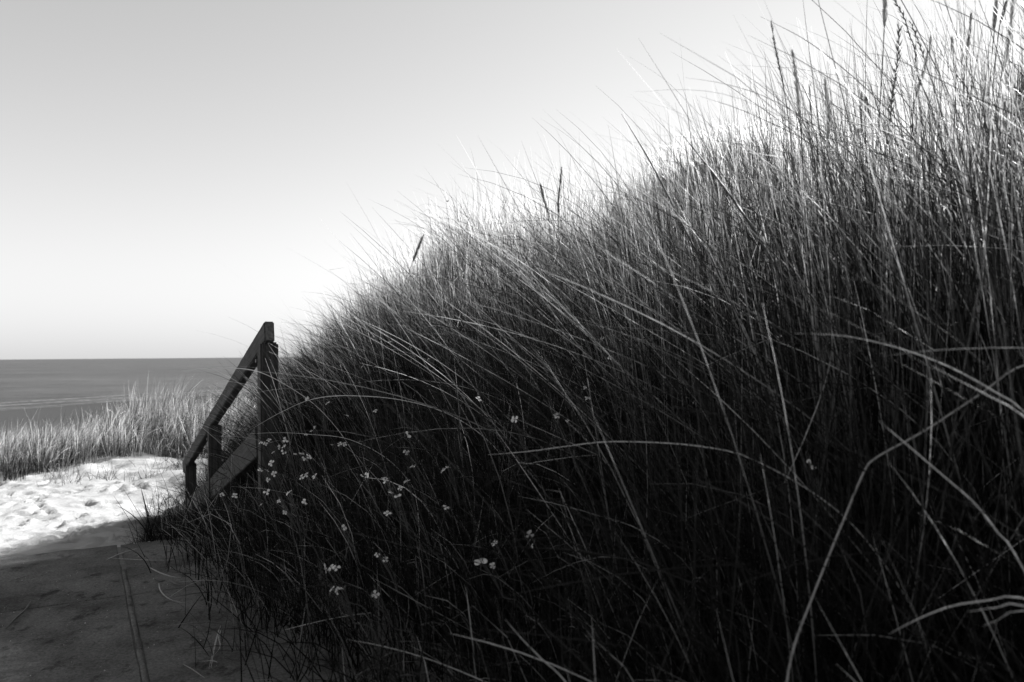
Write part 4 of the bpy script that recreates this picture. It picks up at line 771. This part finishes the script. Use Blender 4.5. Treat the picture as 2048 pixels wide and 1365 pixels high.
for i, (label, root, bl) in enumerate(FLOWERS):
    r = np.random.default_rng(300+i); o = empty('flower_plant', root); tag(o, label, 'wildflower', 'small white flowers in the shaded grass')
    R0 = np.array(root); c0 = np.array([b_[:3] for b_ in bl]).mean(0)
    mid = (R0+c0)/2+np.array([.03, .02, .03]); parts = []
    fork = R0*.25+c0*.75+np.array([.01, .01, -.01])
    path_, _ = spline([R0, mid*.98+R0*.02, fork], 16); v_, f_ = tube(path_, np.linspace(.0022, .0013, 16), 5, 1, i); parts.append((v_, f_, np.zeros(len(v_))))
    for b_ in bl:
        c = np.array(b_[:3]); path_, _ = spline([fork, (fork+c)/2+np.array([.004, 0, .004]), c], 8)
        v_, f_ = tube(path_, np.linspace(.0011, .0008, 8), 4, 1, i); parts.append((v_, f_, np.zeros(len(v_))))
    for k in range(int(r.integers(2, 6))):         # buds beside the open blooms
        c = c0+r.normal(0, .012, 3); v_, f_ = spindle(c, np.array([0, 0, 1.])+r.normal(0, .3, 3), .008, .0025, r); parts.append((v_, f_, np.zeros(len(v_))))
        path_, _ = spline([fork, (fork+c)/2+np.array([.002, 0, .002]), c], 5); v_, f_ = tube(path_, np.full(5, .0007), 4, 1, i); parts.append((v_, f_, np.zeros(len(v_))))
    V, F, T = merge(parts); link('stem', mesh_np('stem', V, F), M_STEM, o)
    for k in range(3):                              # narrow lobed leaves on the stem
        t = r.uniform(.15, .75); p0 = R0*(1-t)+mid*t; d = np.array([r.normal(0, 1), r.normal(0, 1), .5]); d /= np.linalg.norm(d)
        path_, _ = spline([p0, p0+d*.03, p0+d*.06+np.array([0, 0, -.012])], 7)
        v_, f_ = tube(path_, np.array([.001, .004, .002, .005, .002, .003, .0004]), 4, .15, k); link('leaf', mesh_np('leaf', v_, f_), M_STEM, o)
    for b_ in bl:
        c = np.array(b_[:3]); nrm = norm(np.array([-.15, -.45, .75])+r.normal(0, .45, 3))
        blossom(o, c, nrm, .022*b_[3]*r.uniform(.85, 1.1), r.uniform(0, 6.28), r)

for i, (label, w, pts) in enumerate(FALLEN):
    path_, tot = spline(pts, 14); rad = w*.5*np.interp(np.linspace(0, 1, 14), [0, .2, .7, 1], [.4, 1, .9, .3])
    V, F = tube(path_, rad, 5, .5, 400+i); V[:, 2] = np.maximum(V[:, 2], .0015)
    o = link('fallen_leaf' if 'leaf' in label else 'fallen_straw', mesh_np('straw', V, F), M_LEAFD if 'leaf' in label else M_STRAW)
    tag(o, label, 'fallen leaf' if 'leaf' in label else 'straw', 'dry leaves and straws on the slabs')

def snail(c, rad, label):
    """flat coiled shell with a body lip, clasping a blade"""
    turns = 2.6; t = np.linspace(0, 1, 54); a = t*turns*2*math.pi; rr = rad*.62*(.06+.94*t)
    path_ = np.stack([rr*np.cos(a), rad*.28*(1-t), rr*np.sin(a)], -1); tr = rad*.40*(.10+.90*t)
    V, F = tube(path_, tr, 9, 1, 3)
    o = empty('snail', c); tag(o, label, 'snail', 'snails clasping the blades')
    link('shell', mesh_np('shell', V+np.array(c), F), M_SHELL, o)
    p_ = np.array([[rad*.8, 0, -.2*rad], [rad*.9, 0, .5*rad], [rad*.95, 0, 1.1*rad], [rad*.9, 0, 1.6*rad]])
    path_, _ = spline(p_, 10); V, F = tube(path_, rad*.22*np.interp(np.linspace(0, 1, 10), [0, .3, .8, 1], [.7, 1, .6, .2]), 6, .7, 2)
    link('foot', mesh_np('foot', V+np.array(c), F), M_LEAFD, o)
snail(SNAILS[0], .0062, 'round snail sitting among the arching blades at the upper right')
snail(SNAILS[1], .0060, 'tiny dark snail on a thin blade against the sky over the lower crest')
print('GRASS TRIS', NT, 'verts total', sum(len(o.data.vertices) for o in bpy.data.objects if o.type == 'MESH'))
